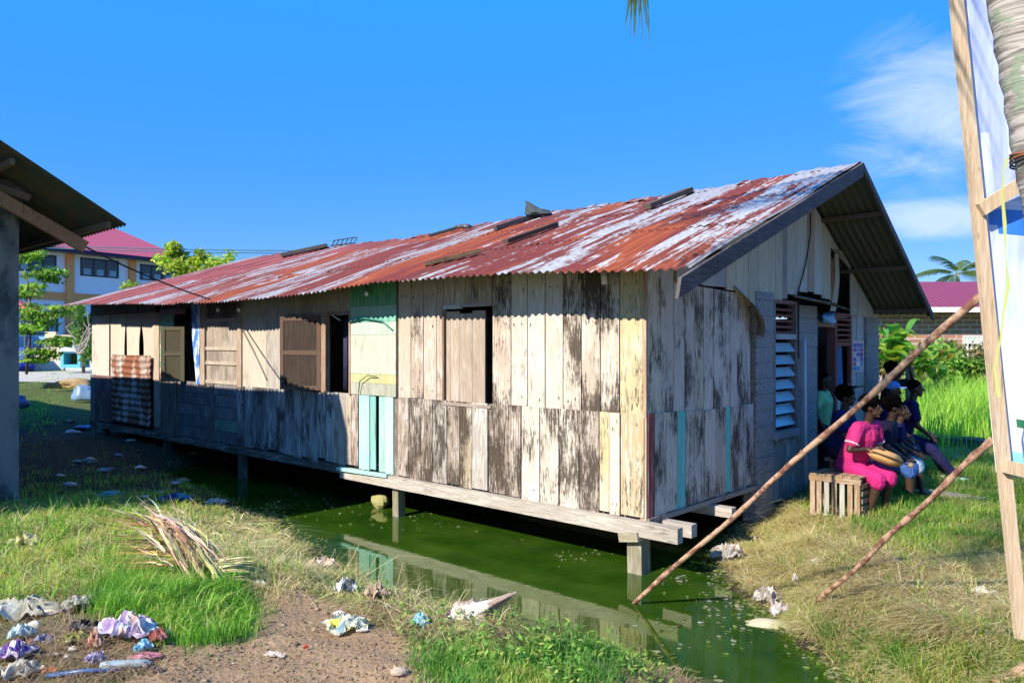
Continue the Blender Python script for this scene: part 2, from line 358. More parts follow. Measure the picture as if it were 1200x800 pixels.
def vnoise(x, y, s, k=0):
    X = np.asarray(x)*s + 100; Y = np.asarray(y)*s + 100; i = np.floor(X).astype(int); j = np.floor(Y).astype(int); fx = X-i; fy = Y-j
    fx = fx*fx*(3-2*fx); fy = fy*fy*(3-2*fy); g = _g[k]
    a = g[i % 64, j % 64]; b = g[(i+1) % 64, j % 64]; c = g[i % 64, (j+1) % 64]; d = g[(i+1) % 64, (j+1) % 64]
    return (a*(1-fx)+b*fx)*(1-fy) + (c*(1-fx)+d*fx)*fy
def sm(x, a, b): t = np.clip((x-a)/(b-a), 0, 1); return t*t*(3-2*t)
def H(x, y):
    x = np.asarray(x, float); y = np.asarray(y, float)
    d = sdist(x, y) + (vnoise(x, y, 2.2, 0)-.5)*.28 + (vnoise(x, y, 6, 1)-.5)*.10
    left = sm(-(x-1.6) , -.6, .6)
    top = .36 + .16*left*sm(-y, -9.5, -6) 
    top = top + .06*left
    h = np.where(d > 0, top*sm(d, -.05, 1.25), -.35*sm(-d, 0, .5)-.02*(d < 0))
    h = h + (vnoise(x, y, .8, 2)-.5)*.09*sm(d, .1, 1) + (vnoise(x, y, 4.5, 3)-.5)*.05*sm(d, 0, .3) + (vnoise(x, y, 13, 1)-.5)*.02*sm(d, 0, .2)
    far = sm(y, 18, 50); h = h + .4*far
    # low mucky ground under and in front of the far end of the house
    m = sm(-x, 2.8, 4.2)*sm(y, 9, 11)*sm(-y, -22, -17); h = h - .16*m
    return h
def Hs(x, y): return float(H(np.array([x]), np.array([y]))[0])
def ground_at(u, v):
    z = .5
    for _ in range(12):
        p = onz(u, v, z); z = .5*z + .5*Hs(p.x, p.y)
    return Vector((p.x, p.y, Hs(p.x, p.y)))
def axis(segs):
    o = []
    for a, b, s in segs: o += list(np.arange(a, b, s))
    return np.array(o + [segs[-1][1]])
gx = axis([(-600, -100, 50), (-100, -30, 7), (-30, -7, .6), (-7, 7.5, .06), (7.5, 20, .5), (20, 100, 8), (100, 600, 50)])
gy = axis([(-60, 0, 6), (0, 3, .3), (3, 12, .06), (12, 20, .2), (20, 60, 2), (60, 200, 14), (200, 1500, 100)])
GX, GY = np.meshgrid(gx, gy, indexing='ij'); GZ = H(GX, GY)
V = np.stack([GX, GY, GZ], -1).reshape(-1, 3); ny = len(gy); nx = len(gx)
ii, jj = np.meshgrid(np.arange(nx-1), np.arange(ny-1), indexing='ij'); a = (ii*ny+jj).ravel()
Fc = np.stack([a, a+ny, a+ny+1, a+1], -1)
def inpoly(u, v, P):
    P = np.array(P, float); ins = np.zeros(np.shape(u), bool); n = len(P)
    for i in range(n):
        a_ = P[i]; b_ = P[(i+1) % n]
        c = ((a_[1] > v) != (b_[1] > v)) & (u < (b_[0]-a_[0])*(v-a_[1])/(b_[1]-a_[1]+1e-9)+a_[0]); ins ^= c
    return ins
def PX(x, y, z): 
    yy = np.maximum(y, .1); return 600+F*x/yy, HZ-F*(z-CAMZ)/yy
DIRT = [(285, 676), (285, 725), (225, 762), (130, 800), (-60, 990), (900, 990), (600, 805), (500, 768), (455, 735), (400, 706), (340, 686)]
U, W_ = PX(V[:, 0], V[:, 1], V[:, 2])
U = U + (vnoise(V[:, 0], V[:, 1], 5, 2)-.5)*60; W_ = W_ + (vnoise(V[:, 0], V[:, 1], 5, 3)-.5)*40
dirt = inpoly(U, W_, DIRT) & (V[:, 1] < 9) & (V[:, 1] > .5)
dirt |= (V[:, 1] < 3.4) & (V[:, 0] < .8) & (V[:, 0] > -3)
n1 = vnoise(V[:, 0], V[:, 1], 1.3, 1)[:, None]; n2 = vnoise(V[:, 0], V[:, 1], 8, 2)[:, None]
soil = np.array([.36, .24, .14]); grs = np.array([.11, .13, .035]); dry = np.array([.30, .25, .12]); mud = np.array([.020, .019, .012])
cc = np.where(n1 > .5, grs, dry*.8)*(.8+.4*n2)
cc = np.where((V[:, :1] > 1.6), dry*(.75+.5*n2)*(n1*.6+.6), cc)
cc = np.where(V[:, 1:2] > 14.5, np.array([.07, .11, .02])*(.8+.4*n2), cc)
cc = np.where(dirt[:, None], soil*(.85+.3*n2), cc)
dd = sdist(V[:, 0], V[:, 1])[:, None]; cc = np.where(dd < .12, mud, cc)
muck_and_shade = (sm(-V[:, 0], 2.6, 3.8)*sm(V[:, 1], 8.6, 10)*sm(-V[:, 1], -24, -18))[:, None]; cc = cc*(1-muck_and_shade)+mud*1.2*muck_and_shade  # muddy ground; its shade is put into the dark colour too
def m_ground():
    n = NT('earth_and_turf'); f = n.noise(3, detail=8, rough=.7); g = n.noise(40, detail=5, rough=.7); v = n.vor(22)
    c = n.mix(n.rng(f, .35, .65, 0, .3), n.col(), (.12, .085, .05)); c = n.mix(n.rng(g, .5, .7, 0, .5), c, (.36, .28, .19))
    n.bump(n.math('ADD', n.math('MULTIPLY', f, 1.2), n.math('ADD', g, n.math('MULTIPLY', v.outputs['Distance'], .4))), .8, .03)
    return n.fin(c, .95, .1)
M['ground'] = m_ground()
o = fastmesh('ground', V, Fc, cc, M['ground'], n=4, smooth=True); tag(o, kind='structure')
wm = MB(); wm.add([(x, y, 0) for x, y in [(-8, 8), (-3.2, 8.2), (-1, 5.6), (1, 3.2), (3.2, 3.0), (3.4, 7.), (4.2, 11), (4, 14), (1, 18.5), (-6, 19), (-8, 15)]], [tuple(range(11))])
o = wm.build('pond_water', M['water']); tag(o, kind='structure')

# ------------------------------------------------------------------ the old wooden house
house = empty('stilt_house', tuple(C0), HROT, 'long weathered plank house on stilts over green water with rusted corrugated roof', 'house')
RY = 3.85; WID = 7.35; LEN = 15.0
def pw(c, j=.12): k = 1+random.uniform(-j, j); return tuple(max(0, q*k) for q in c)
def board(mb, pl, a0, a1, z0, z1, off=0., th=.022, col=(.5, .42, .34), mould=.3, z0b=None, z1b=None):
    z0b = z0 if z0b is None else z0b; z1b = z1 if z1b is None else z1b
    if a0 > a1: a0, a1 = a1, a0
    c = tuple(col[:3]) + (mould,)
    if pl == 'L': P = lambda a, o_, z: (a, -o_, z)
    else: P = lambda a, o_, z: (o_, a, z)
    hi = off; lo = off-th
    q = [P(a0, hi, z0), P(a1, hi, z0b), P(a1, lo, z0b), P(a0, lo, z0), P(a0, hi, z1), P(a1, hi, z1b), P(a1, lo, z1b), P(a0, lo, z1)]
    if pl == 'G': q = [q[1], q[0], q[3], q[2], q[5], q[4], q[7], q[6]]
    return mb.hexa(q, c)
# roof lines measured once, used everywhere
EV = sorted([on_L(u, v, -.58) for u, v in [(812, 312), (655, 316.5), (530, 325), (440, 331.5), (400, 337), (330, 347), (252, 354.5), (87, 356.5)]])
EVx = np.array([e[0] for e in EV]); EVz = np.array([e[1] for e in EV])
RG = sorted([on_L(u, v, RY) for u, v in [(1007, 192), (810, 226), (640, 251), (540, 268), (480, 280), (380, 291), (300, 302), (277, 306)]])
RGx = np.array([e[0] for e in RG]); RGz = np.array([e[1] for e in RG])
def ez(x): return float(np.interp(x, EVx, EVz))
def rz_(x): return float(np.interp(x, RGx, RGz))
def roofz(x, y):
    if y <= RY: t = (y+.58)/(RY+.58); return ez(x)*(1-t) + rz_(x)*t
    t = (y-RY)/(WID+.02-RY); z2 = 2.83 - .0*x; return rz_(x)*(1-t) + z2*t
XR = .86; XL = -LEN-.08
def wtop(x): return roofz(x, 0) - .03
SEAM = on_L(757, 484.6)[1]; BOT = on_L(757, 607)[1]
print('seam', SEAM, 'bot', BOT, 'eave', [round(e, 2) for e in EVz], 'ridge', [round(e, 2) for e in RGz])
XL_ = lambda u: on_L(u, 400)[0]
YG_ = lambda u: on_G(u, 400)[0]
def zL(u, v): return on_L(u, v)[1]
def zG(u, v): return on_G(u, v)[1]
cream = (.57, .49, .40); warm = (.52, .42, .33); grey = (.38, .35, .31); brown = (.31, .245, .195); dark = (.13, .095, .07); mint = (.28, .66, .56); yel = (.54, .46, .27); pale = (.60, .53, .44)
SP = lambda u: XL_(u)
# --- long wall, upper boards on the right
up = MB()
ue = [467, 481.6, 496.5, 512, 519.6]
for a, b in zip(ue, ue[1:]):
    board(up, 'L', SP(a)+.006, SP(b)-.007, SEAM-.01+random.uniform(-.03, .03), wtop(SP(a)), .0+random.uniform(0, .008), col=pw(warm), mould=random.uniform(.2, .75), z1b=wtop(SP(b)))
zt = zL(548, 356.5); xs = [519.6, 533, 546, 560, 577]
for a, b in zip(xs, xs[1:]):
    board(up, 'L', SP(a)+.004, SP(b)-.004, zt, wtop(SP(a)), random.uniform(0, .008), col=pw((.42, .33, .23)), mould=.4, z1b=wtop(SP(b)))
ue = [577, 599, 618.5, 639, 660, 681.5, 704, 726.5, 754]
mo = [.7, .4, .35, .35, .65, .78, .7, .45]; cl = [warm, pale, pale, pale, cream, warm, cream, yel]
for (a, b), m_, c_ in zip(zip(ue, ue[1:]), mo, cl):
    board(up, 'L', SP(a)+.006, SP(b)-.007, SEAM-.02+random.uniform(-.03, .02), wtop(SP(a)), random.uniform(0, .01), col=pw(c_, .06), mould=m_, z1b=wtop(SP(b)))
up.build('upper_boards', M['wood_up'], house)
# --- long wall, lower boards on the right
lo = MB()
le = [467, 480, 494.5, 508, 525, 539.5, 554.5, 573, 592.5, 612, 633.5, 656, 679.5, 703, 715, 728, 756]
lc = [brown, brown, brown, grey, brown, (.36, .29, .19), grey, brown, brown, pale, pale, pale, (.45, .38, .32), (.64, .50, .26), (.62, .55, .44), (.50, .38, .22)]
lm = [.6, .85, .8, .8, .85, .8, .5, .85, .9, .55, .6, .78, .75, .3, .35, .5]
for i, (a, b) in enumerate(zip(le, le[1:])):
    board(lo, 'L', SP(a)+.006, SP(b)-.007, BOT+random.uniform(-.03, .03)-.02, SEAM-.012, .012+random.uniform(0, .012), col=pw(lc[i], .08), mould=lm[i])
lo.build('lower_boards', M['wood'], house)
nl = MB(); rnl = random.Random(12)
for row, edges in (((SEAM+.10, SEAM+.95, SEAM+1.35), [467, 481.6, 496.5, 512] + [577, 599, 618.5, 639, 660, 681.5, 704, 726.5, 754]), ((SEAM-.10, BOT+.12), le)):
    for a, b in zip(edges, edges[1:]):
        if b-a > 40: continue
        for z in row:
            for f in (.25, .72):
                if rnl.random() < .45: continue
                x = SP(a)+(SP(b)-SP(a))*(f+rnl.uniform(-.06, .06)); zz = z+rnl.uniform(-.02, .02); s_ = .004; y = -.028 if row[0] < SEAM else -.014
                nl.box(x-s_, x+s_, y-.002, y+.004, zz-s_, zz+s_, (.05, .025, .015)); nl.box(x-.003, x+.004, y-.0005, y+.004, zz-s_-rnl.uniform(.01, .04), zz-s_, (.25, .15, .10))
o = nl.build('nail_heads', M['plain'], house); o['kind'] = 'stuff'
# --- middle and left part of the long wall
mid = MB()
def wtopm(u): return wtop(SP(u))
# boards over the open window and panel
for a, b in zip([338, 352, 366, 380, 396, 411], [352, 366, 380, 396, 411, 412]):
    board(mid, 'L', SP(a)+.003, SP(b)-.003, zL(375, 369), wtop(SP(a)), random.uniform(0, .008), col=pw((.36, .28, .17)), mould=.3)
# plywood sheets
board(mid, 'L', SP(284), SP(312), SEAM-.02, wtopm(290), .004, col=(.54, .47, .37), mould=.4)
board(mid, 'L', SP(312.6), SP(338), SEAM-.04, wtopm(320), .012, col=(.40, .36, .31), mould=.5)
for u in (282, 239): board(mid, 'L', SP(u-2.6), SP(u+2.6), SEAM-.05, wtopm(u), .035, .06, col=(.38, .27, .19), mould=.3)
# panelled shutter seen closed
zt = zL(260, 374); 
board(mid, 'L', SP(242), SP(279), SEAM-.02, zt+.02, .0, col=(.36, .30, .24), mould=.6)
for z in (SEAM+.02, SEAM+.36, SEAM+.62, zt-.02): board(mid, 'L', SP(242), SP(279), z-.03, z+.03, .022, col=(.44, .36, .27), mould=.4)
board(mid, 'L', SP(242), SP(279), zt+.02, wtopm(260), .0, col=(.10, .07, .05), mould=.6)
# horizontal painted slats
xs0, xs1 = SP(188), SP(203); z = SEAM
cs = [(.55, .30, .30), (.62, .60, .50), (.25, .55, .38), (.60, .62, .52), (.24, .55, .36), (.62, .6, .5), (.26, .52, .38), (.62, .45, .5), (.22, .5, .36), (.3, .58, .4), (.27, .52, .4)]
ztop = zL(195, 369); n = len(cs)
for i, c in enumerate(cs): board(mid, 'L', xs0, xs1, SEAM+(ztop-SEAM)*i/n+.004, SEAM+(ztop-SEAM)*(i+1)/n-.002, random.uniform(0, .01), col=pw(c), mould=.15)
board(mid, 'L', SP(188), SP(217), ztop, zL(200, 362), .02, col=(.42, .15, .28), mould=.2)
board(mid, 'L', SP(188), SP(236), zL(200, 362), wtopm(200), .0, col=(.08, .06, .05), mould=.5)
board(mid, 'L', SP(182), SP(188), BOT+.1, ztop+.05, .03, .06, col=(.45, .34, .24), mould=.3)
# wide boards with curved gaps
zt = zL(160, 367); zb = SEAM-.02
def wavy(a, b, zb, zt, col, ca, cb, off=.006):
    n = 10; q = []
    for i in range(n):
        t0 = i/n; t1 = (i+1)/n; f = lambda t, c: c*math.sin(math.pi*min(1, max(0, t*1.15)))
        z0 = zb+(zt-zb)*t0; z1 = zb+(zt-zb)*t1
        A0 = a+f(t0, ca); A1 = a+f(t1, ca); B0 = b-f(t0, cb); B1 = b-f(t1, cb)
        mid.hexa([(A0, -off, z0), (B0, -off, z0), (B0, -off+.02, z0), (A0, -off+.02, z0), (A1, -off, z1), (B1, -off, z1), (B1, -off+.02, z1), (A1, -off+.02, z1)], col+(.25,))
wavy(SP(130), SP(147.5), zb, zt, (.58, .50, .39), 0, .07)
wavy(SP(148.5), SP(165.5), zb, zt, (.60, .52, .41), .03, .10)
wavy(SP(166), SP(182), zb, zt, (.56, .47, .36), .12, 0)
board(mid, 'L', SP(108), SP(128), zb, zt, .004, col=(.62, .54, .45), mould=.5)
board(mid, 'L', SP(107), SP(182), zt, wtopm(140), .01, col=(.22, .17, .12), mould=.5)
mid.build('patchwork_boards', M['wood_soft'], house)
# interior liner keeps the rooms dark; lower rows
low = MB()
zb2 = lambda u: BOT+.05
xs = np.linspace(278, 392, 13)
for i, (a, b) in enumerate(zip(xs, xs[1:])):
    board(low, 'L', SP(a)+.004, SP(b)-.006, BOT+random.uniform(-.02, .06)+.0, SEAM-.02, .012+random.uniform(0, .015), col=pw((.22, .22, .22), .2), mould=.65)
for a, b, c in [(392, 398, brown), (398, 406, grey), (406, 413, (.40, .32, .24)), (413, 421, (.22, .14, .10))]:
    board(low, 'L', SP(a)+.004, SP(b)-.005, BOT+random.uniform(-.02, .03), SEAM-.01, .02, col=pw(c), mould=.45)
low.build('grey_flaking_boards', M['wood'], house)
mg = MB()
board(mg, 'L', SP(422), SP(434), BOT-.01, SEAM, .02, col=(.36, .70, .62), mould=.1)
board(mg, 'L', SP(434.5), SP(441), BOT+.01, SEAM-.01, .012, col=(.20, .50, .44), mould=.45)
board(mg, 'L', SP(445), SP(452.5), BOT, SEAM-.01, .012, col=(.32, .64, .50), mould=.25)
board(mg, 'L', SP(453), SP(462), BOT-.01, SEAM, .02, col=(.42, .74, .70), mould=.08)
x_, z_ = on_L(432, 551); mg.beam((SP(404), -.12, BOT-.04), (SP(461), -.10, BOT-.02), .05, .045, (.36, .72, .66, .1))
mg.build('mint_green_boards', M['wood_soft'], house)
lw = MB()
board(lw, 'L', SP(462), SP(467), BOT-.05, wtopm(465), .0, .05, col=(.16, .12, .09), mould=.5); lw.build('wall_post', M['wood_soft'], house); lw = MB()
dk = (.085, .075, .075)
for a, b in [(181, 190), (190.5, 198), (198.5, 206)]: board(lw, 'L', SP(a), SP(b)-.01, BOT+.0, SEAM-.02, .0, col=pw((.17, .13, .10)), mould=.4)
for i in range(5):
    h0 = BOT+(SEAM-BOT)*i/5; board(lw, 'L', SP(207), SP(248), h0+.004, h0+(SEAM-BOT)/5-.004, random.uniform(0, .008), col=pw((.15, .13, .13)), mould=.3)
    board(lw, 'L', SP(251), SP(277), h0+.004, h0+(SEAM-BOT)/5-.004, random.uniform(0, .008), col=pw((.12, .25, .16) if i == 1 else (.15, .14, .15)), mould=.3)
for u in (206.5, 249.5): board(lw, 'L', SP(u-1.5), SP(u+1.5), BOT-.02, SEAM, .03, .05, col=(.14, .11, .09), mould=.3)
lw.build('dark_lower_panels', M['wood_soft'], house); lw = MB()
board(lw, 'L', SP(112), SP(133), BOT+.02, SEAM-.01, .015, col=(.17, .055, .055), mould=.2)
board(lw, 'L', SP(107), SP(112), BOT-.2, SEAM, .02, .05, col=(.16, .15, .14), mould=.4)
lw.build('maroon_lower_panel', M['wood_soft'], house)
pd = MB(); zt3 = zL(135, 392); board(pd, 'L', SP(129), SP(142), SEAM-.02, zt3, -.02, col=(.55, .17, .14), mould=.1); pd.build('door_panel', M['plain'], house)['label'] = 'faded pink half door'
# rusty corrugated patch, ribs running sideways
cp = MB(); n = 60; z0 = zL(157, 496); z1 = zL(157, 416); P_ = []
for i in range(n+1):
    z = z0+(z1-z0)*i/n; o_ = .05+.014*math.sin(i/n*11*2*math.pi); P_.append((z, o_))
vs = []
for z, o_ in P_: vs += [(SP(134)+.03*math.sin(z*9), -o_, z), (SP(181)-.05*abs(math.sin(z*3)), -o_-.02, z)]
cp.add(vs, [(2*i, 2*i+1, 2*i+3, 2*i+2) for i in range(n)]); cp.build('corrugated_patch', M['rust_h'], house, True)
# the pale green board panel
gp = MB(); za = zL(440, 463); 
tn = [(za, zL(440, 449), (.36, .38, .30)), (zL(440, 449), zL(440, 438), (.52, .50, .24)), (zL(440, 438), zL(440, 392), (.50, .54, .44)), (zL(440, 392), zL(440, 377), (.44, .56, .46)), (zL(440, 377), zL(440, 370), (.10, .42, .32)), (zL(440, 370), zL(440, 358), (.28, .48, .36)), (zL(440, 358), wtopm(440), (.05, .32, .14))]
for a, b, c in tn:
    cuts = [412, 466] if c[2] < .35 else sorted([412, 466]+random.sample([424, 431, 440, 449, 456], 2))
    for p, q in zip(cuts, cuts[1:]): board(gp, 'L', SP(p)+.001, SP(q)-.001, a, b-.003, .03+random.uniform(0, .002), .012, col=pw(c, .05), mould=.18)
gp.build('pale_green_panel', M['wood_soft'], house)
# window, its hinged leaf, dark frame : open shutters
def leaf(x0, z0, z1, wd, ang, col, name, pc=None):
    m = MB(); c = col+(.3,); t = .03; pn = (pc or tuple(q*.65 for q in col))+(.45,)
    m.box(0, .07, -t, 0, 0, z1-z0, c); m.box(wd-.07, wd, -t, 0, 0, z1-z0, c)
    for a in (0, (z1-z0)*.5-.03, z1-z0-.07): m.box(.07, wd-.07, -t+.002, -.002, a, a+.07, c)
    m.box(.07, wd-.07, -t+.01, -.012, .07, z1-z0-.07, pn)
    o = m.build(name, M['wood_dark'], house); o.location = (x0, -.05, z0); o.rotation_euler = (0, 0, R(ang)); return o
z0, z1 = zL(380, 459), zL(380, 370)
leaf(SP(378.5), z0+.02, z1, .78, 197, (.10, .06, .04), 'shutter_leaf', (.022, .014, .01))['label'] = 'open brown panelled shutter'  # shade on the leaf's face is put into these dark wood colours
fr = MB()
for a, b in [(378.5, 384), (411, 413), (336, 340)]: board(fr, 'L', SP(a), SP(b), SEAM-.03, z1+.04, .04, .08, col=(.30, .19, .12), mould=.3)
board(fr, 'L', SP(340), SP(410), z1+.0, z1+.05, .035, .08, col=(.2, .13, .09), mould=.3); fr.build('window_frame', M['wood_soft'], house)
bk = MB(); board(bk, 'L', SP(340), SP(378), SEAM-.02, z1, -.05, col=(.05, .04, .03), mould=.3); bk.build('dark_backing', M['wood_soft'], house)  # near-black sheet in the opening, stands in for the dark room
cl_ = MB()
for i in range(14):
    a = SP(386)+i*.028; cl_.box(a, a+.03, .25+.03*math.sin(i*1.9), .27+.03*math.sin(i*1.9), SEAM, z1, (.035, .04, .09))
cl_.build('curtain', M['cloth'], house, True)
z0, z1 = zL(210, 446), zL(210, 383)
leaf(SP(219), z0, z1, .42, 232, (.12, .11, .06), 'shutter_leaf')['label'] = 'small open olive shutter'  # olive darkened as well, for the shade on this leaf
bs = MB(); vs = []; n = 12; zb_, zt_ = SEAM-.05, wtopm(232)-.1
for i in range(n+1):
    t = i/n; z = zb_+(zt_-zb_)*t; c = .16*math.sin(math.pi*(1-t)*.5)**2
    vs += [(SP(226)+c*1.2*(1-t), -.03, z), (SP(236), -.03-.01*math.sin(5*t), z)]
bs.add(vs, [(2*i, 2*i+1, 2*i+3, 2*i+2) for i in range(n)])
M['bluewhite'] = m_sheet('torn_blue_white_sheet', (.62, .70, .78), (.05, .17, .52), .48, .5, (2, 1, 1), 3)
bs.build('torn_blue_sheet', M['bluewhite'], house, True)
# right-hand window with half closed shutter
zw0, zw1 = zL(548, 472.5), zL(548, 358.5)
sh = MB(); es = [522, 527, 537, 552.5, 567.5]
for i, (a, b) in enumerate(zip(es, es[1:])): board(sh, 'L', SP(a)+.002, SP(b)-.003, zw0+.0+random.uniform(0, .01), zw1-.06-(.03 if i == 2 else 0), -.015+.0, col=pw((.40, .32, .25), .1), mould=.25)
sh.build('shutter_leaf', M['wood_soft'], house)['label'] = 'closed plank shutter'
fr = MB()
board(fr, 'L', SP(519.2), SP(521.2), zw0-.03, zw1, .022, .06, col=(.24, .15, .10), mould=.2)
board(fr, 'L', SP(521.2), SP(541), zw1-.03, zw1+.02, .03, .05, col=(.52, .55, .55), mould=.1); board(fr, 'L', SP(541), SP(577), zw1-.012, zw1+.02, .024, .05, col=(.36, .33, .3), mould=.1)
board(fr, 'L', SP(518.5), SP(577), zw0-.04, zw0-.002, .03, .07, col=(.30, .24, .2), mould=.4)
fr.build('window_frame', M['wood_soft'], house)
# posts, beams, floor, inner walls
st = MB(); st.box(-.07, .0, 0.0, .07, BOT-.05, wtop(0)-.02, (.42, .30, .20, .4)); 
board(st, 'L', SP(754.2), .012, SEAM-.05, wtop(0), .014, .03, col=(.42, .27, .17), mould=.3)
board(st, 'L', SP(756.2), .014, BOT-.02, SEAM-.04, .014, .03, col=(.45, .33, .22), mould=.3)
st.build('corner_post', M['wood_soft'], house)
sb_ = MB(); sb_.beam((-5.1, -.05, BOT-.10), (.42, -.05, BOT-.10), .10, .15, (.40, .36, .31, .35)); sb_.build('sill_beam', M['wood_h'], house)
sb_ = MB(); sb_.beam((-LEN, .02, BOT-.07), (-5.1, .02, BOT-.07), .08, .12, (.12, .09, .07, .6)); sb_.build('sill_beam', M['wood_h'], house)
for y, xe, h in [(.30, .38, .13), (1.35, .30, .11), (2.6, .1, .1)]:
    j = MB(); j.beam((-4, y, BOT-.14), (xe, y, BOT-.12), .11, h, (.40, .36, .32, .35)); j.build('floor_joist', M['wood_h'], house)
gb = MB(); gb.box(.003, .04, .0, 3.0, BOT-.06, BOT-.005, (.30, .26, .22, .5)); gb.build('gable_sill', M['wood_y'], house)
def stilt(x, y, zt, s=.17, col=(.22, .20, .13)):
    b = MB(); b.box(-s/2, s/2, -s/2, s/2, 0, zt+.5, col+(.5,)); o = b.build('stilt', M['wood_soft'], house); o.location = (x, y, -.5); o.rotation_euler = (R(random.uniform(-1, 1)), R(random.uniform(-2, 2)), 0); return o
for i, (u, t) in enumerate([(746, BOT-.17), (465, BOT-.12)]): stilt(SP(u)+.02, .03, t, .17 if i == 0 else .12)
sc_ = MB(); sc_.beam((SP(733), -.02, .36), (SP(755), -.02, .40), .22, .09, (.32, .28, .2, .5)); sc_.build('stilt_cap', M['wood_h'], house)
lb = MB(); lb.ell((SP(433), .2, .10), (.17, .1, .09), 10, 6, (.32, .30, .12), bump=.5); lb.build('footing_stone', M['plain'], house)
for x in (-8.2, -11.2, -14.3): stilt(x, .1, BOT-.1, .12, (.08, .06, .05))
for x in (-.1, -3, -6, -9, -12):
    for y in (2.6, 5): stilt(x, y, BOT-.15, .13, (.10, .08, .06))
fl = MB(); fl.box(-LEN+.02, -.04, .06, WID-.05, BOT-.07, BOT+.0, (.16, .12, .09, .5)); fl.build('floor_deck', M['wood_h'], house)
iw = MB()
iw.box(-LEN, -.05, WID-.03, WID, BOT, 2.80, (.2, .16, .12, .4)); iw.box(-LEN, -LEN+.03, .03, WID-.03, BOT, 2.8, (.2, .16, .12, .4))
for x in (-3.4, -7.2, -11): iw.box(x-.02, x+.02, .06, WID-.05, BOT, 2.75, (.08, .06, .05, .4))
iw.build('inner_walls', M['wood_soft'], house)
tg = MB(); tg.add([(-LEN, 0, 2.7), (-LEN, WID, 2.7), (-LEN, WID, 2.82), (-LEN, RY, rz_(-LEN)-.03), (-LEN, 0, wtop(-LEN))], [(0, 1, 2, 3, 4)], (.2, .16, .12, .4)); tg.build('far_gable', M['wood_soft'], house)
# --- gable wall
gl = MB(); gu = MB(); YS = lambda u: YG_(u)
def gseam(y): return SEAM+.0 - .035*min(y, 1.2)
ge = [765.5, 779, 792, 801.5, 812, 824, 837, 849, 855, 864, 873, 882]
gc = [(.56, .51, .43), (.56, .51, .43), (.12, .60, .54), (.52, .47, .40), (.48, .44, .38), (.54, .48, .41), (.42, .37, .31), (.14, .60, .54), (.50, .45, .39), (.52, .48, .44), (.48, .45, .43)]
for i, (a, b) in enumerate(zip(ge, ge[1:])):
    t = i in (2, 7); tb = MB() if t else gl; board(tb, 'G', YS(a)+.004, YS(b)-.005, BOT+random.uniform(-.02, .02), gseam(YS(a)), .012+random.uniform(0, .01), col=pw(gc[i], .05 if t else .12), mould=.12 if t else .65)
    if t: tb.build('teal_board', M['wood_soft'], house)
tb = MB(); board(tb, 'G', YS(757.5)+.01, YS(765), BOT-.02, gseam(0), .02, col=(.28, .05, .05), mould=.1); tb.build('maroon_board', M['wood_soft'], house)
gl.build('gable_lower_boards', M['wood'], house); gl = MB()
for a, b in zip([903, 912, 921], [912, 921, 932]): board(gl, 'G', YS(a)+.004, YS(b)-.005, .25, zG(910, 512), .01, col=pw((.20, .26, .24)), mould=.6)
gl.build('boards_under_louvres', M['wood'], house); gl = MB()
for a, b in [(976, 984), (984.5, 992), (992.5, 1001), (1001.5, 1012)]: board(gl, 'G', YS(a)+.004, YS(b)-.005, .3, zG(990, 456), .01, col=pw((.34, .42, .44)), mould=.4)
gl.build('boards_under_side_window', M['wood'], house)
ue = [757.5, 774, 789, 802, 813, 824, 835, 846, 855, 863, 871, 879]
for i, (a, b) in enumerate(zip(ue, ue[1:])):
    ya, yb = YS(a)+.004, YS(b)-.005; top = lambda y: min(roofz(0, y)-.03, 3.17 if y < .6 else 3.02-.03*y)
    board(gu, 'G', ya, yb, gseam(ya)-.01, top(ya), .0+random.uniform(0, .012), col=pw((.64, .57, .49) if i not in (0, 4) else (.60, .52, .38), .12), mould=random.uniform(.5, .8), z1b=top(yb))
gu.build('gable_upper_boards', M['wood'], house); gu = MB()
board(gu, 'G', YS(997), YS(1003.5), zG(1000, 452), zG(1000, 372), .0, col=(.40, .44, .42), mould=.2)
board(gu, 'G', YS(1004), YS(1012), zG(1008, 452), zG(1008, 372), .006, col=(.42, .46, .44), mould=.25)
gu.build('boards_behind_poster', M['wood'], house)
# triangle boards, two staggered layers
gt = MB(); tops = lambda y: roofz(0, y)-.04
te = [790, 806, 820, 835, 848, 861, 868, 874, 886, 897, 906, 914, 920, 932, 944, 952, 961, 971]
tcl = [(.40, .36, .30), (.36, .34, .31), (.34, .33, .33), (.30, .30, .32), (.46, .41, .29), (.5, .45, .33), (.46, .42, .30), (.42, .38, .28), (.44, .40, .29), (.46, .41, .30), (.44, .39, .28), (.26, .24, .22), (.42, .39, .30), (.45, .42, .33), (.34, .26, .18), (.46, .45, .38), (.44, .40, .28)]
bots = [332, 332, 335, 336, 340, 348, 352, 358, 362, 358, 355, 350, 345, 342, 342, 345, 350]
tcl = [tuple(q*1.3 for q in c) for c in tcl]
for i, (a, b) in enumerate(zip(te, te[1:])):
    ya, yb = YS(a)+.003, YS(b)-.003; zb = on_G((a+b)/2, bots[i])[1]
    if zb > tops(ya)-.02: continue
    if ya < RY < yb:
        board(gt, 'G', ya, RY, zb, tops(ya), .03, col=pw(tcl[i], .08), mould=.2, z1b=tops(RY)); board(gt, 'G', RY, yb, zb, tops(RY), .03, col=pw(tcl[i], .08), mould=.2, z1b=tops(yb)); continue
    board(gt, 'G', ya, yb, zb, tops(ya), .03+random.uniform(0, .008), col=pw(tcl[i], .08), mould=.25, z1b=tops(yb))
board(gt, 'G', YS(971), YS(995), zG(980, 293), tops(YS(971)), .03, col=(.46, .42, .32), mould=.2, z1b=tops(YS(995)))
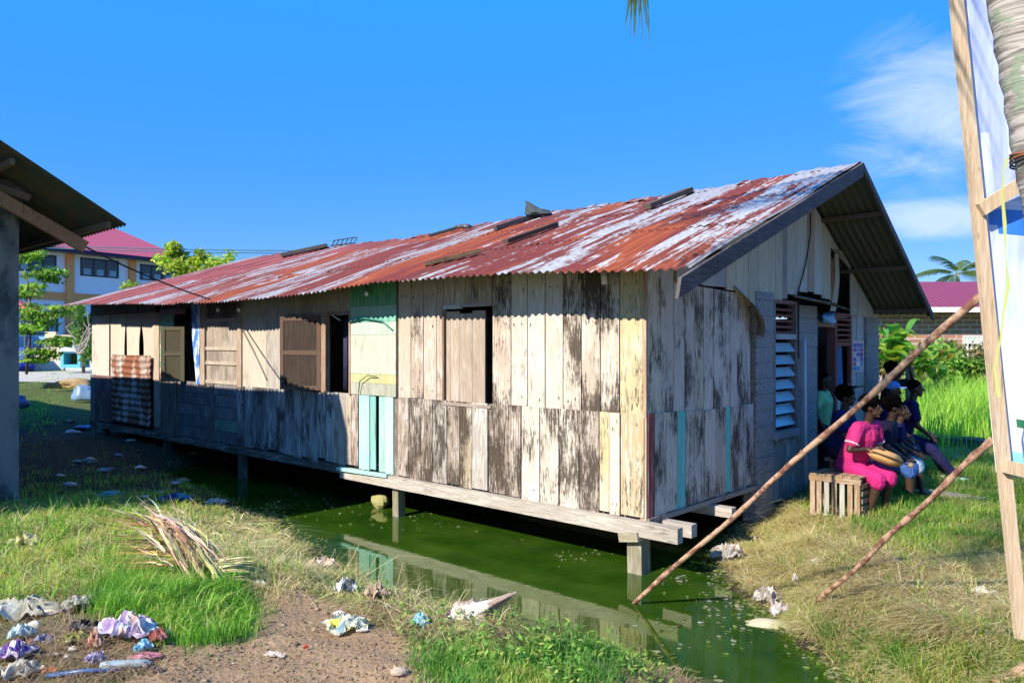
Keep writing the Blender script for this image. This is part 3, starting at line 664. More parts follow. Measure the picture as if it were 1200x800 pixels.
for a, b in [(995, 1003), (1003.5, 1013), (1013.5, 1025.5)]:
    board(gt, 'G', YS(a)+.003, YS(b)-.003, zG(1000, 370), tops(YS(a)), .03, col=pw((.47, .44, .36), .06), mould=.2, z1b=max(zG(1000, 370)+.02, tops(YS(b))))
gt.build('gable_top_boards', M['wood_soft'], house)
# board across the attic opening, darker inside
ao = MB(); board(ao, 'G', YS(979), YS(986), zG(980, 352), zG(980, 300), -.1, col=(.25, .12, .07), mould=.2); ao.build('attic_board', M['wood_soft'], house)
cb = MB(); vs = []
for i in range(9):
    t = i/8; y = YS(972)+ (1-t)*0+ .10*math.sin(t*3.14); z = zG(975, 365)+(zG(975, 298)-zG(975, 365))*t; y2 = YS(974)+.10*math.sin(t*3.14)+.12*t
    vs += [(.05, y-.12+.2*t, z), (.06, y2+.02, z)]
cb.add(vs, [(2*i, 2*i+1, 2*i+3, 2*i+2) for i in range(8)], (.45, .40, .3)); cb.build('bent_trim_board', M['plain'], house)
# block columns
for a, b, vt, vb in [(882, 903, 342, 560), (932, 954, 358, 600), (1012, 1027, 372, 560)]:
    m = MB(); ya, yb = YS(a), YS(b); zt_ = zG((a+b)/2, vt); zb_ = .1; z = zb_; k = 0
    while z < zt_-.02:
        h = min(.2, zt_-z); o_ = random.uniform(-.006, .006); m.box(-.12, .045+o_, ya+.004, yb-.004, z+.004, z+h-.004); z += h
    m.box(-.12, .035, ya+.01, yb-.01, zb_, zt_-.01); m.build('block_column', M['pebble'], house)
# louvred window
ya, yb = YS(903), YS(932); zs = zG(917, 394); z0 = zG(917, 503); zt_ = zG(917, 352)
wf = MB()
wf.box(-.04, .05, ya, ya+.05, z0, zt_, (.2, .17, .16, .3)); wf.box(-.04, .05, yb-.10, yb, z0, zt_, (.13, .12, .12, .3)); wf.box(-.04, .055, ya+.05, yb-.1, zs-.04, zs+.03, (.40, .42, .42, .3)); wf.box(-.04, .05, ya+.05, yb-.1, zt_-.05, zt_, (.25, .1, .08, .3))
wf.box(-.04, .07, ya-.03, yb+.02, z0-.10, z0, (.25, .28, .30, .3)); win = wf.build('louvre_window', M['wood_soft'], house)
for i in range(5):
    m = MB(); z = zs+.05+(zt_-zs-.1)*i/5; m.beam((0, ya+.05, z), (0, yb-.10, z), .05, .03, (.20, .065, .05)); m.build('wooden_slat', M['plain'], win)
for i in range(7):
    m = MB(); z = z0+.05+(zs-z0-.1)*(i+.5)/7; h = .075
    m.hexa([(.045, ya+.055, z-h), (.045, yb-.105, z-h), (.040, yb-.105, z-h), (.040, ya+.055, z-h), (-.035, ya+.055, z+h*.6), (-.035, yb-.105, z+h*.6), (-.04, yb-.105, z+h*.6), (-.04, ya+.055, z+h*.6)])
    m.build('glass_louvre', M['louvre'], win)
# door opening with frame, hinged louvre leaf on the right
yd0, yd1 = YS(954), YS(976)
df = MB(); df.box(-.08, .05, yd1-.03, yd1+.05, .3, zG(975, 368), (.20, .08, .07)); df.box(-.08, .04, yd0-.001, yd0+.04, .3, zG(965, 383), (.12, .09, .08)); df.box(-.08, .04, yd0+.04, yd1-.03, zG(965, 383), zG(965, 375), (.3, .2, .15)); df.build('door_frame', M['plain'], house)
dl = MB(); za, zb_ = zG(985, 455), zG(985, 367); yl0, yl1 = yd1+.05, YS(997)-.01
dl.box(-.03, .02, yl0, yl0+.06, za, zb_, (.34, .07, .07)); dl.box(-.03, .02, yl1-.06, yl1, za, zb_, (.22, .07, .06)); dl.box(-.03, .02, yl0+.06, yl1-.06, za, za+.06, (.22, .08, .06)); dl.box(-.03, .02, yl0+.06, yl1-.06, zb_-.05, zb_, (.22, .08, .06))
zc = zG(985, 403); dl.box(-.03, .02, yl0+.06, yl1-.06, zc-.03, zc+.03, (.25, .08, .06))
lf = dl.build('side_window', M['plain'], house)
for i in range(5):
    m = MB(); z = zc+.06+(zb_-zc-.12)*i/4.5; m.beam((0, yl0+.06, z), (0, yl1-.06, z), .05, .025, (.26, .085, .07)); m.build('wooden_slat', M['plain'], lf)
m = MB(); vs = []; n = 16
for i in range(n+1):
    y = yl0+.08+(yl1-yl0-.3)*i/n; vs += [(-.06+.02*math.sin(i*1.7), y, za+.06), (-.06+.015*math.sin(i*1.7+1), y-.02, zc-.03)]
m.add(vs, [(2*i, 2*i+1, 2*i+3, 2*i+2) for i in range(n)], (.10, .20, .42)); m.build('curtain', M['cloth'], lf, True)
m = MB(); m.box(-.30, -.28, yl0, yl1, za, zb_, (.03, .02, .02)); m.build('dark_backing', M['plain'], house)  # near-black sheet behind the side window, in place of a dark room
# rusty awning sheet over the door
aw = MB(); y0, y1 = YS(926), YS(966); za = zG(940, 352); n = 60; vs = []
for i in range(n+1):
    t = i/n; y = y0+(y1-y0)*t; c = .016*math.sin(t*9*2*math.pi)-.05*t*t; vs += [(.0, y, za+.05+c), (.34+.03*math.sin(t*14), y, za-.04+c-.05*max(0, t-.6))]
aw.add(vs, [(2*i, 2*i+1, 2*i+3, 2*i+2) for i in range(n)]); aw.build('awning_sheet', m_sheet('brown_rusty_awning', (.22, .13, .07), (.42, .36, .28), .55), house, True)
# curled loose board
cv = MB(); ya = YS(856); vs = []; n = 12
for i in range(n+1):
    t = i/n; z = zG(862, 338)-(zG(862, 338)-zG(862, 396))*t; y = ya+.55*t**1.0+.1*math.sin(t*2.5); vs += [(.06+.16*math.sin(t*2.6), y, z), (.03, y+.04+.20*math.sin(t*2.9), z+.05)]
cv.add(vs, [(2*i, 2*i+1, 2*i+3, 2*i+2) for i in range(n)], (.36, .33, .32, .3)); cv.build('curled_board', M['wood_soft'], house, True)
# black cable, white pipe, lamps
def cable(name, pts, r, col, mat='plain', parent=None, n=6):
    m = MB(); m.tube(pts, r, n, col); return m.build(name, M[mat], parent, True)
cable('cable', [(.06, YS(945), zG(945, 250)), (.07, YS(944), zG(945, 275)), (.05, YS(940), zG(940, 310)), (.06, YS(931), zG(931, 340)), (.07, YS(930), zG(930, 420))], .01, (.03, .03, .03), parent=house)
pp = [(.10, YS(934.5), zG(934.5, 398)), (.10, YS(936.5), .1)]; cable('water_pipe', pp, .022, (.55, .58, .64), 'clean', house, 10)
def lamp(u, v, big=False):
    x, z = on_L(u, v, -.12); m = MB()
    if big: m.tube([(x, -.02, z+.1), (x, -.12, z+.06)], .012, 6, (.3, .3, .3)); m.tube([(x, -.12, z+.08), (x+.03, -.14, z-.06)], .032, 10, (.75, .72, .65))
    else: m.tube([(x, -.12, z+.12), (x, -.12, z+.03)], .02, 8, (.12, .1, .1)); m.ell((x, -.12, z), (.03, .03, .035), 10, 8, (.85, .85, .82))
    m.build('lamp_bulb', M['clean'], house, True)
lamp(707, 326, True); lamp(429.5, 344); lamp(255, 363); lamp(279.5, 363)
cable('cable', [(SP(284), -.03, zL(284, 383)), (SP(300), -.035, zL(298, 413)), (SP(315), -.03, zL(315, 446))], .006, (.05, .04, .04), parent=house)
cable('cable', [(SP(412)+.02, -.06, zL(415, 377)), (SP(430), -.06, zL(430, 373)), (SP(452), -.07, zL(452, 376)), (SP(463), -.06, zL(463, 386))], .01, (.05, .25, .2), parent=house)
cable('cable', [(SP(424), -.06, zL(424, 460)), (SP(427), -.08, zL(427, 446)), (SP(436), -.08, zL(436, 439.5)), (SP(446), -.06, zL(446, 441))], .007, (.04, .16, .05), parent=house)
# poster
m = MB(); y0, y1 = YS(997.5), YS(1011); z0, z1 = zG(1004, 436), zG(1004, 399); m.box(.012, .02, y0, y1, z0, z1, (.70, .52, .48))
cols = [(.15, .18, .45), (.6, .15, .2), (.75, .7, .6), (.1, .3, .5), (.65, .35, .1), (.3, .1, .3)]
for i in range(3):
    for j in range(6):
        if random.random() < .85:
            a = y0+.03+(y1-y0-.06)*i/3; b = a+(y1-y0-.06)/3-.02; c = z0+.03+(z1-z0-.06)*j/6; d = c+(z1-z0)/6-.025
            m.box(.02, .022, a, b, c, d, pw(random.choice(cols), .3))
m.build('wall_poster', M['clean'], house)
# ------------------------------------------------------------------ roof of the house
def slope(y0, y1, rows):
    P = .105; nxs = int((XR-XL)/P*8); xs = np.linspace(XL, XR, nxs); V = []; Fq = []; base = 0
    for r in range(rows):
        ya = y0+(y1-y0)*r/rows; yb = y0+(y1-y0)*(r+1)/rows; 
        if r < rows-1: yb += .12*(1 if y1 > y0 else -1)
        ny_ = 9; ys = np.linspace(ya, yb, ny_)
        for j, y in enumerate(ys):
            t = j/(ny_-1)
            for x in xs:
                sh_ = math.floor(x/.78); k = math.sin(sh_*12.9+r*7.3)*43758.5; k -= math.floor(k)
                yy = y + ((k-.5)*.07 if j == 0 and r == 0 else 0)
                z = roofz(x, yy) + .013*math.sin(2*math.pi*x/P) + .004*k + (.010*(1-t) if r else 0) + .012*math.sin(x*1.3+yy*2.1) 
                z += .012*max(0, math.sin(x/.78*math.pi*2))**8*(1 if k > .6 else 0)*(1-t)
                V.append((x, yy, z))
        for j in range(ny_-1):
            a = base + j*nxs + np.arange(nxs-1); q = np.stack([a, a+1, a+1+nxs, a+nxs], -1)
            if y1 < y0: q = q[:, ::-1]
            Fq.append(q)
        base += ny_*nxs
    return V, np.concatenate(Fq)
V_, F_ = slope(-.60, RY, 3); r1 = fastmesh('roof', V_, F_, (1, 1, 1), M['roof'], house, 4, True)
V_, F_ = slope(WID+.04, RY, 3); r2 = fastmesh('roof', V_, F_, (1, 1, 1), M['roof'], house, 4, True)
def rb(y0, y1, x, dz, hgt, th, col):   # board following the roof edge
    m = MB(); z0, z1 = roofz(min(x, .8), y0)+dz, roofz(min(x, .8), y1)+dz
    m.hexa([(x, y0, z0-hgt), (x+th, y0, z0-hgt), (x+th, y1, z1-hgt), (x, y1, z1-hgt), (x, y0, z0), (x+th, y0, z0), (x+th, y1, z1), (x, y1, z1)], col); return m
slL = (roofz(.8, RY)-roofz(.8, -.5))/(RY+.5)
m = MB(); zA = roofz(.8, RY)-.005; y0 = -.92; z0 = zA-slL*(RY-y0)
m.hexa([(XR+.005, y0, z0-.17), (XR+.04, y0, z0-.17), (XR+.04, RY, zA-.17), (XR+.005, RY, zA-.17), (XR+.005, y0+.05, z0+.01), (XR+.04, y0+.05, z0+.01), (XR+.04, RY, zA+.01), (XR+.005, RY, zA+.01)], (.085, .075, .085, .4))
m.build('barge_board', M['wood_y'], house)
rb(RY+.002, WID+.05, XR+.005, .012, .10, .035, (.09, .08, .09, .4)).build('barge_board', M['wood_y'], house)
for y, h in [(.05, .09), (1.4, .07), (2.7, .07), (3.7, .1), (4.75, .07), (6.0, .07), (7.15, .08)]:
    m = MB(); dz = -.022-h; n = 12; xs = np.linspace(-LEN, XR-.01, n)
    for a, b in zip(xs, xs[1:]):
        m.hexa([(a, y-.03, roofz(a, y)+dz), (b, y-.03, roofz(b, y)+dz), (b, y+.03, roofz(b, y)+dz), (a, y+.03, roofz(a, y)+dz), (a, y-.03, roofz(a, y)-.03), (b, y-.03, roofz(b, y)-.03), (b, y+.03, roofz(b, y)-.03), (a, y+.03, roofz(a, y)-.03)], (.13, .10, .07, .5))
    m.build('purlin', M['wood_dark'], house)
m = MB(); m.beam((-LEN-.2, -.5, ez(-8)-.10), (-LEN+2, -.5, ez(-8)-.10), .05, .06, (.1, .08, .06, .4)); 
# ridge capping, crumpled
m = MB(); n = 260; xs = np.linspace(XL, XR, n); vs = []
for i, x in enumerate(xs):
    j = .012*math.sin(x*7)+.010*math.sin(x*23); z = roofz(x, RY)+.03+j
    vs += [(x, RY-.16, z-.075), (x, RY, z), (x, RY+.16, z-.11)]
fs = []
for i in range(n-1): fs += [(3*i, 3*i+3, 3*i+4, 3*i+1), (3*i+1, 3*i+4, 3*i+5, 3*i+2)]
m.add(vs, fs); m.build('ridge_cap', M['roof'], house, True)
# loose timber lying on the roof
def up_z(u, v):  # picture point on the front roof slope
    d = ray(u, v); best = None
    lo_, hi_ = 5., 30.
    f = lambda k: CAMZ + d.z*k - roofz(*w2loc(d*k))
    while f(lo_) > 0 and lo_ < 30: lo_ += .01
    p = d*lo_; x, y = w2loc(p)
    if y > RY-.10: y = RY-.10; x = on_L(u, v, y)[0]
    return Vector((x, y, roofz(x, y)))
def roof_timber(a, b, w_, h_, label, col=(.09, .07, .06, .4), lift=.035):
    pa, pb = up_z(*a), up_z(*b); pa.z += lift+h_/2; pb.z += lift+h_/2
    W1 = loc2w(*pa); W2 = loc2w(*pb); c = (W1+W2)/2; m = MB(); m.beam(W1-c, W2-c, w_, h_, col, up=(0, 0, 1))
    o = m.build('roof_timber', M['wood_dark'], None, loc=c); return tag(o, label, 'timber', 'loose timbers lying on the rusted roof')
roof_timber((758, 248), (808, 228), .13, .07, 'thick dark timber near the roof ridge, closest to the gable end')
roof_timber((592, 289), (651, 268), .11, .06, 'short dark rotten timber lying mid slope on the rusted roof', (.10, .06, .04, .6))
roof_timber((580, 272.5), (636, 254), .09, .07, 'dark timber at the ridge beside the crumpled metal scrap', (.07, .07, .08, .3))
roof_timber((503, 280.5), (546, 268), .07, .06, 'thin black timber along the ridge near the middle of the roof', (.05, .05, .05, .3))
roof_timber((498, 315), (563, 299), .10, .05, 'brown mossy timber lying low on the middle of the roof', (.13, .09, .05, .6))
roof_timber((330, 303), (383, 290), .16, .08, 'long black timber on the ridge at the left end of the roof', (.045, .045, .05, .2))
def crumple(name, c, r, mat, col, label, cat, seed=1, group=None, flat=1., n=26, amp=.55, spike=None, cols=None, rz=0):
    """a creased, folded piece: a displaced ball with sharp creases"""
    m = MB(); vs = []; fs = []; cs = []; k = n; h = n//2
    for i in range(h+1):
        th = math.pi*i/h
        for j in range(k):
            ph = 2*math.pi*j/k; q = Vector((math.sin(th)*math.cos(ph), math.sin(th)*math.sin(ph), math.cos(th)))
            a = abs(mn.noise(q*1.6+Vector((seed*3.1, 0, seed)))); b = abs(mn.noise(q*3.9+Vector((0, seed*5.7, 2)))); e = mn.noise(q*1.1+Vector((seed*1.7, seed, 0)))
            g_ = abs(mn.noise(q*9.+Vector((seed, 3, seed*2)))); f = 1+amp*(e*.9 + a*.9 - .35) - amp*.55*b - amp*.14*g_
            p = Vector((q.x*r[0], q.y*r[1], q.z*r[2]))*f
            if spike is not None: p += Vector(spike)*max(0, q.dot(Vector(spike).normalized()))**9
            p.z = max(p.z, -r[2]*.35*flat); vs.append(p)
    for i in range(h):
        for j in range(k):
            j2 = (j+1) % k
            if i == 0: fs.append((0, k+j, k+j2))
            elif i == h-1: fs.append((i*k+j, h*k, i*k+j2))
            else: fs.append((i*k+j, (i+1)*k+j, (i+1)*k+j2, i*k+j2))
    m.add(vs, fs, col)
    if cols:
        for fi, f_ in enumerate(fs):
            p = vs[f_[0]]; t = mn.noise(Vector((p[0]/r[0], p[1]/r[1], seed))*1.5)
            if t > .12: m.c[fi] = cols[0]
            elif t < -.3 and len(cols) > 1: m.c[fi] = cols[1]
    o = m.build(name, mat, None, True, loc=c, rz=rz); tag(o, label, cat, group); return o
p = loc2w(*up_z(632, 257)); crumple('metal_scrap', p+Vector((0, 0, .1)), (.22, .12, .08), M['plain'], (.05, .07, .08), 'crumpled bluish metal scrap on the roof ridge', 'scrap', 4, spike=(-.12, 0, .16))
p = loc2w(*up_z(544, 271)); crumple('metal_scrap', p+Vector((0, 0, .08)), (.16, .10, .06), M['gloss'], (.10, .10, .10), 'small black crumpled scrap on the ridge at mid roof', 'scrap', 6)
m = MB(); pa, pb = up_z(388, 290), up_z(415, 288); A, B = loc2w(*pa)+Vector((0, 0, .04)), loc2w(*pb)+Vector((0, 0, .06)); c = (A+B)/2
m.tube([A-c+Vector((0, 0, .02)), B-c], .015, 6, (.04,)*3); m.tube([A-c+Vector((0, .2, .16)), B-c+Vector((0, .2, .16))], .012, 6, (.04,)*3)
for t in np.linspace(0, 1, 6): q = A.lerp(B, t)-c; m.tube([q, q+Vector((.03, .2, .15))], .012, 6, (.04,)*3)
tag(m.build('metal_ladder', M['plain'], None, loc=c), 'short dark metal ladder frame lying at the ridge', 'ladder')
# ------------------------------------------------------------------ neighbour house on the left
nb = empty('neighbour_house', tuple(loc2w(-6.6, -3.75, .4)), HROT, 'grimy concrete neighbour house with dark iron roof overhang at the left edge', 'house')
NBO = Vector((-6.6, -3.75, .4))
def nbl(x, y, z): return (x-NBO.x, y-NBO.y, z-NBO.z)
m = MB(); a = nbl(-6.9, -4.1, .0); b = nbl(-6.6, -3.75, 4.25); m.box(a[0], b[0], a[1], b[1], -.3, b[2]); m.build('corner_pillar', M['concrete'], nb)
m = MB(); a = nbl(-6.85, -9.3, 0); b = nbl(-6.68, -4.1, 4.2); m.box(a[0], b[0], a[1], b[1], -.3, b[2]-.3); m.build('wall', M['concrete'], nb)
m = MB(); a = nbl(-15.4, -3.98, 0); a = nbl(-26, -3.98, 0); b = nbl(-6.9, -3.82, 4.0); m.box(a[0], b[0], a[1], b[1], -.3, b[2]); m.build('wall', M['concrete'], nb)
NE = (-2.94, 3.75); NS = .58; NRY = -6.6
def nz_at(y): return NE[1] + NS*(NE[0]-y) if y > NRY else NE[1]+NS*(NE[0]-NRY) - NS*(NRY-y)
for ya, yb in ((NE[0], NRY), (-10.3, NRY)):
    P = .105; xs = np.linspace(-27.5, -5.42, int(22.1/P*8)); ys = np.linspace(ya, yb, 8); V_ = []; n = len(xs)
    for y in ys:
        for x in xs: V_.append(nbl(x, y, nz_at(y)+.013*math.sin(2*math.pi*x/P)+.02*math.sin(x*.9)))
    F_ = []
    for j in range(7):
        a = j*n+np.arange(n-1); q = np.stack([a, a+1, a+1+n, a+n], -1); F_.append(q if ya < yb else q[:, ::-1])
    fastmesh('roof', V_, np.concatenate(F_)[:, ::-1], (1, 1, 1), M['darkroof'], nb, 4, True)
for x in (-6.25,):
    m = MB(); y0, y1 = -5.4, -3.12; m.beam(nbl(x, y0, nz_at(y0)-.42), nbl(x, y1, nz_at(y1)-.30), .07, .15, (.34, .20, .11, .4)); m.build('rafter', M['wood_dark'], nb)
m = MB(); m.beam(nbl(x-.5, -5.3, 4.62), nbl(x-.1, -3.7, 4.10), .06, .08, (.22, .16, .10, .4)); m.build('rafter', M['wood_y'], nb)
for y in (-3.1, -4.1, -5.3, -6.5, -8, -9.5):
    m = MB(); m.beam(nbl(-27.3, y, nz_at(y)-.07), nbl(-5.55, y, nz_at(y)-.07), .05, .07, (.16, .12, .08, .4)); m.build('purlin', M['wood_dark'], nb)
m = MB(); m.box(*[c for p in zip(nbl(-6.95, -4.3, 4.15), nbl(-6.5, -3.6, 4.32)) for c in p], (.3, .3, .28)); m.build('wall_plate', M['concrete'], nb)
# wires
def sag(a, b, n=14, s=.2): return [a.lerp(b, i/n) - Vector((0, 0, s*4*(i/n)*(1-i/n))) for i in range(n+1)]
a = loc2w(-6.25, -3.2, 3.60); x_, z_ = on_L(246, 352, -.6); b = loc2w(x_, -.6, z_+.02)
tag(cable('power_cable', sag(a, b, s=.05), .012, (.02, .02, .02)), 'black cable slung from neighbour rafter to the rusty eave', 'cable')
for v, lb in ((283.5, 'upper'), (286.5, 'lower')):
    tag(cable('power_line', sag(at(-120, v-4, 34), at(640, v+7, 34), s=.3), .022, (.05, .16, .22)), lb+' of two thin power lines crossing the sky behind the roof at left', 'cable', None)
# ------------------------------------------------------------------ school
class Fr:
    def __init__(s, O, X): s.O = Vector((O[0], O[1], 0)); s.X = Vector((X[0], X[1], 0)).normalized(); s.Y = Vector((-s.X.y, s.X.x, 0)); s.rz = math.atan2(s.X.y, s.X.x)
    def on(s, u, v, y=0):
        d = ray(u, v); k = (y+s.O.dot(s.Y))/d.dot(s.Y); p = d*k; return ((p-s.O).dot(s.X), CAMZ+p.z)
    def w(s, x, y, z): p = s.O+s.X*x+s.Y*y; return Vector((p.x, p.y, z))
sf = Fr((-33, 55), (.492, .871)); BZ = .7
sc = empty('school_building', (sf.O.x, sf.O.y, 0), sf.rz, 'two storey white school with orange pilasters and red roof at far left', 'building')
M['rib_red'] = (lambda n: n.fin(n.mix(n.rng(n.math('SINE', n.math('MULTIPLY', n.sep()[0], 18)), .2, .9, 0, .5), (.50, .09, .11), (.30, .045, .06)), .5, .4))(NT('ribbed_red_roof'))
ZE = 9.15; x0, x1 = -14, 11.3
m = MB(); m.box(x0, x1-.6, 0, 8, BZ-.5, ZE, (.86, .86, .93)); m.build('wall', M['clean'], sc)
org = (.92, .36, .12)
for ua, ub in ((-60, -48), (76, 85), (150, 157.5)):
    m = MB(); m.box(sf.on(ua, 330)[0], sf.on(ub, 330)[0], -.25, -.01, BZ-.5, ZE-.3, org); m.build('pilaster', M['clean'], sc)
z = sf.on(60, 346)[1]; m = MB(); m.box(x0, x1-.7, -.12, -.015, z-.3, z+.25, org); m.build('floor_band', M['clean'], sc)
m = MB(); m.box(x0, x1-.7, -.5, 0.3, ZE-.25, ZE-.02, (.62, .55, .38)); m.build('soffit', M['clean'], sc)
def swin(ua, ub, va, vb, uc, n=3):
    xa, xb = sf.on(ua, 310)[0], sf.on(ub, 310)[0]; zt, zb = sf.on(uc, va)[1], sf.on(uc, vb)[1]
    f = MB(); t = .1; y = -.04
    f.box(xa, xb, y, .05, zt-t, zt, (.05, .05, .07)); f.box(xa, xb, y, .05, zb, zb+t, (.05, .05, .07))
    for i in range(n+1): x = xa+(xb-xa-t)*i/n; f.box(x, x+t, y+.004, .05, zb+t, zt-t, (.05, .05, .07))
    o = f.build('window', M['clean'], sc)
    p = MB()
    for i in range(n): a = xa+(xb-xa-t)*i/n+t; b = xa+(xb-xa-t)*(i+1)/n; p.box(a, b, -.01, .03, zb+t, zt-t)
    p.build('pane', M['darkglass'], o)
    if ua > 0:
        for k in range(n): p = MB(); a = xa+(xb-xa)*(k+.25)/n; p.box(a, a+(xb-xa)*.18, -.02, -.012, zb+t, zb+t+(zt-zb)*.33, (.30, .42, .5)); p.build('curtain', M['clean'], o)
swin(20, 66, 298, 319, 50); swin(94, 139, 303.5, 324.5, 116); swin(164, 203, 311, 329, 182)
swin(24, 68, 366, 392, 50); swin(92, 140, 372, 398, 116)
m = MB(); e = .9; yr = 5.0; zr = 12.0
A = (x0, -e, ZE); B = (x1, -e, ZE); Cc = (x1, 9, ZE); D = (x0, 9, ZE); RA = (x0, yr, zr); RB = (x1-3.2, yr, zr)
K1 = (x1-2.0, 2.0, ZE+1.5)
m.add([A, B, RB, RA, Cc, D], [(0, 1, 2, 3), (1, 4, 2), (4, 5, 3, 2)]); m.build('roof', M['rib_red'], sc)
m = MB(); m.box(x0, x1, -e-.05, -e, ZE-.28, ZE-.0, (.05, .03, .08)); m.box(x1, x1+.05, -e, 9, ZE-.28, ZE, (.05, .03, .08)); m.box(x0, x1, -e, 0, ZE-.27, ZE-.26, (.35, .3, .2)); m.build('fascia', M['clean'], sc)
# boundary wall and fence, shrine, road
Yf = 44.; fz = CAMZ-28*Yf/900
bf = empty('boundary_fence', (-28, Yf, fz), 0, 'low pale wall with thin iron bars in front of the school', 'fence')
m = MB(); m.box(0, 16, 0, .25, -.5, .35, (.55, .58, .55)); m.build('wall', M['clean'], bf)
m = MB(); m.box(0, 16, .1, .14, 1.15, 1.2, (.06, .06, .07)); m.box(0, 16, .1, .14, .45, .49, (.06, .06, .07)); m.build('rail', M['clean'], bf)
m = MB()
for i in range(88): m.box(i*.18, i*.18+.03, .11, .13, .35, 1.25, (.06, .06, .07))
o = m.build('iron_bars', M['clean'], bf)
cw = empty('entrance_wall', tuple(at(60, 429, 49)), 0, 'cream stepped garden wall behind the iron fence', 'wall')
m = MB(); m.box(-3.6, .9, 0, .3, -.5, 1.15, (.60, .52, .36)); m.box(-.4, .3, -.02, .28, 1.15, 2.2, (.62, .54, .38)); m.box(.3, 1.6, -.01, .29, -.5, 2.0, (.62, .54, .38)); m.build('wall', M['clean'], cw)
m = MB(); m.box(-4, 4, 1.0, 1.1, .8, 2.0, (.20, .42, .58)); tag(m.build('blue_screen', M['clean'], None, loc=at(40, 430, 50)), 'pale blue metal screen behind the cream garden wall', 'screen')
sp = at(82.5, 431, 40)
sh_ = empty('garden_shrine', tuple(sp), 0, 'small teal house shaped brick kiln box with dark mouth by the iron fence', 'shrine')
t = (.10, .42, .52)
m = MB(); m.box(-.52, -.36, 0, .9, 0, .85, t); m.box(.36, .52, 0, .9, 0, .85, t); m.box(-.36, .36, 0, .9, 0, .18, t); m.box(-.36, .36, 0, .9, .75, .85, t); m.box(-.36, .36, .7, .9, .18, .75, (.12, .11, .03)); m.build('body', M['clean'], sh_)
m = MB(); m.hexa([(-.62, -.1, .85), (.62, -.1, .85), (.62, 1, .85), (-.62, 1, .85), (-.16, -.1, 1.2), (.16, -.1, 1.2), (.16, 1, 1.2), (-.16, 1, 1.2)], (.50, .62, .62)); m.build('cap', M['clean'], sh_)
m = MB(); q = [(-60, 33.5), (-11.5, 33.5), (-11.5, 41.5), (-60, 41.5)]; vs = []
xs = np.linspace(-60, -8, 40); 
for x in xs: vs += [(x, 33.5, Hs(x, 33.5)+.03), (x, 42.5, Hs(x, 42.5)+.05)]
m.add(vs, [(2*i, 2*i+2, 2*i+3, 2*i+1) for i in range(39)], (.50, .46, .38)); tag(m.build('road', M['plain']), kind='structure')
crumple('sand_heap', at(78, 452, 31), (1.1, .5, .28), M['plain'], (.40, .27, .12), 'small orange brown sand heap at the road edge', 'heap', 3)
crumple('filled_sack', at(99, 464, 24.5), (.42, .3, .36), M['gloss'], (.16, .26, .38), 'pale blue filled sack leaning by the far house corner', 'sack', 8, amp=.25)
crumple('tarpaulin_bundle', at(24, 431, 30), (.5, .4, .36), M['gloss'], (.02, .03, .30), 'deep blue tarpaulin bundle by the road, beside the dark pillar', 'bundle', 5, amp=.35)
crumple('plastic_sack', at(21, 474, 17), (.28, .25, .2), M['gloss'], (.03, .10, .30), 'dull blue sack in the shade beside the pillar', 'sack', 9, amp=.35)
kk = empty('food_cart', tuple(at(24, 428, 43)), 0, 'blue sided food cart with striped red roof by the fence at far left', 'cart')
m = MB(); m.box(-1.1, .55, -.5, .5, 2.2, 3.1, (.02, .04, .33)); m.build('sign_board', M['clean'], kk)
m = MB(); m.box(-1.1, .5, -.45, .45, 0, 1.0, (.05, .1, .35)); m.build('counter', M['clean'], kk)
for x in (-1.05, .45): m = MB(); m.box(x, x+.06, -.4, -.34, 1.0, 2.2, (.1,)*3); m.build('post', M['clean'], kk)
m = MB(); m.hexa([(-1.3, -.7, 3.1), (.8, -.7, 3.1), (.8, .7, 3.1), (-1.3, .7, 3.1), (-.6, -.2, 3.65), (-.1, -.2, 3.65), (-.1, .2, 3.65), (-.6, .2, 3.65)], (.55, .12, .10)); m.build('roof', M['clean'], kk)
# ------------------------------------------------------------------ brick house at right
bh = empty('brick_house', (13.2, 28, .3), 0, 'low brick house with dark red ribbed roof and white eave beyond the grass', 'house')
ze = CAMZ+36*28/900; X1 = 14
WX = [at(1128, 400, 28).x-13.2, at(1151, 400, 28).x-13.2]; wz = [CAMZ-16*28/900-.3, CAMZ+9*28/900-.3]
m = MB(); hh = ze-.3
m.box(0, WX[0], 0, 7, -.5, hh); m.box(WX[1], X1, 0, 7, -.5, hh); m.box(WX[0], WX[1], 0, 7, -.5, wz[0]); m.box(WX[0], WX[1], 0, 7, wz[1], hh); m.build('wall', M['brick'], bh)
m = MB(); m.box(-.5, X1+.4, -.75, -.68, hh-.02, hh+.16, (.75, .75, .72)); m.build('eave_board', M['clean'], bh)
m = MB(); zr = CAMZ+72*31.5/900-.3; m.add([(-.5, -.7, hh+.17), (X1+.4, -.7, hh+.17), (X1+.4, 3.5, zr), (-.5, 3.5, zr), (-.5, 7.7, hh+.17), (X1+.4, 7.7, hh+.17)], [(0, 1, 2, 3), (3, 2, 5, 4), (0, 3, 4), (1, 5, 2)])
M['rib_plum'] = (lambda n: n.fin(n.mix(n.rng(n.math('ADD', n.math('SINE', n.math('MULTIPLY', n.sep()[0], 26)), n.noise(2)), .7, 1.4, 0, .6), (.20, .022, .055), (.34, .09, .06)), .5, .4))(NT('ribbed_plum_roof'))
m.build('roof', M['rib_plum'], bh)
m = MB(); a, b = WX; t = .06; c = (.62, .60, .62)
m.box(a, a+t, -.03, .1, wz[0], wz[1], c); m.box(b-t, b, -.03, .1, wz[0], wz[1], c)
for i in range(4): z = wz[0]+(wz[1]-wz[0]-t)*i/3; m.box(a+t, b-t, -.028, .1, z, z+t, c)
for i in range(1, 4): x = a+(b-a)*i/4; m.box(x-.02, x+.02, -.026, .1, wz[0], wz[1], c)
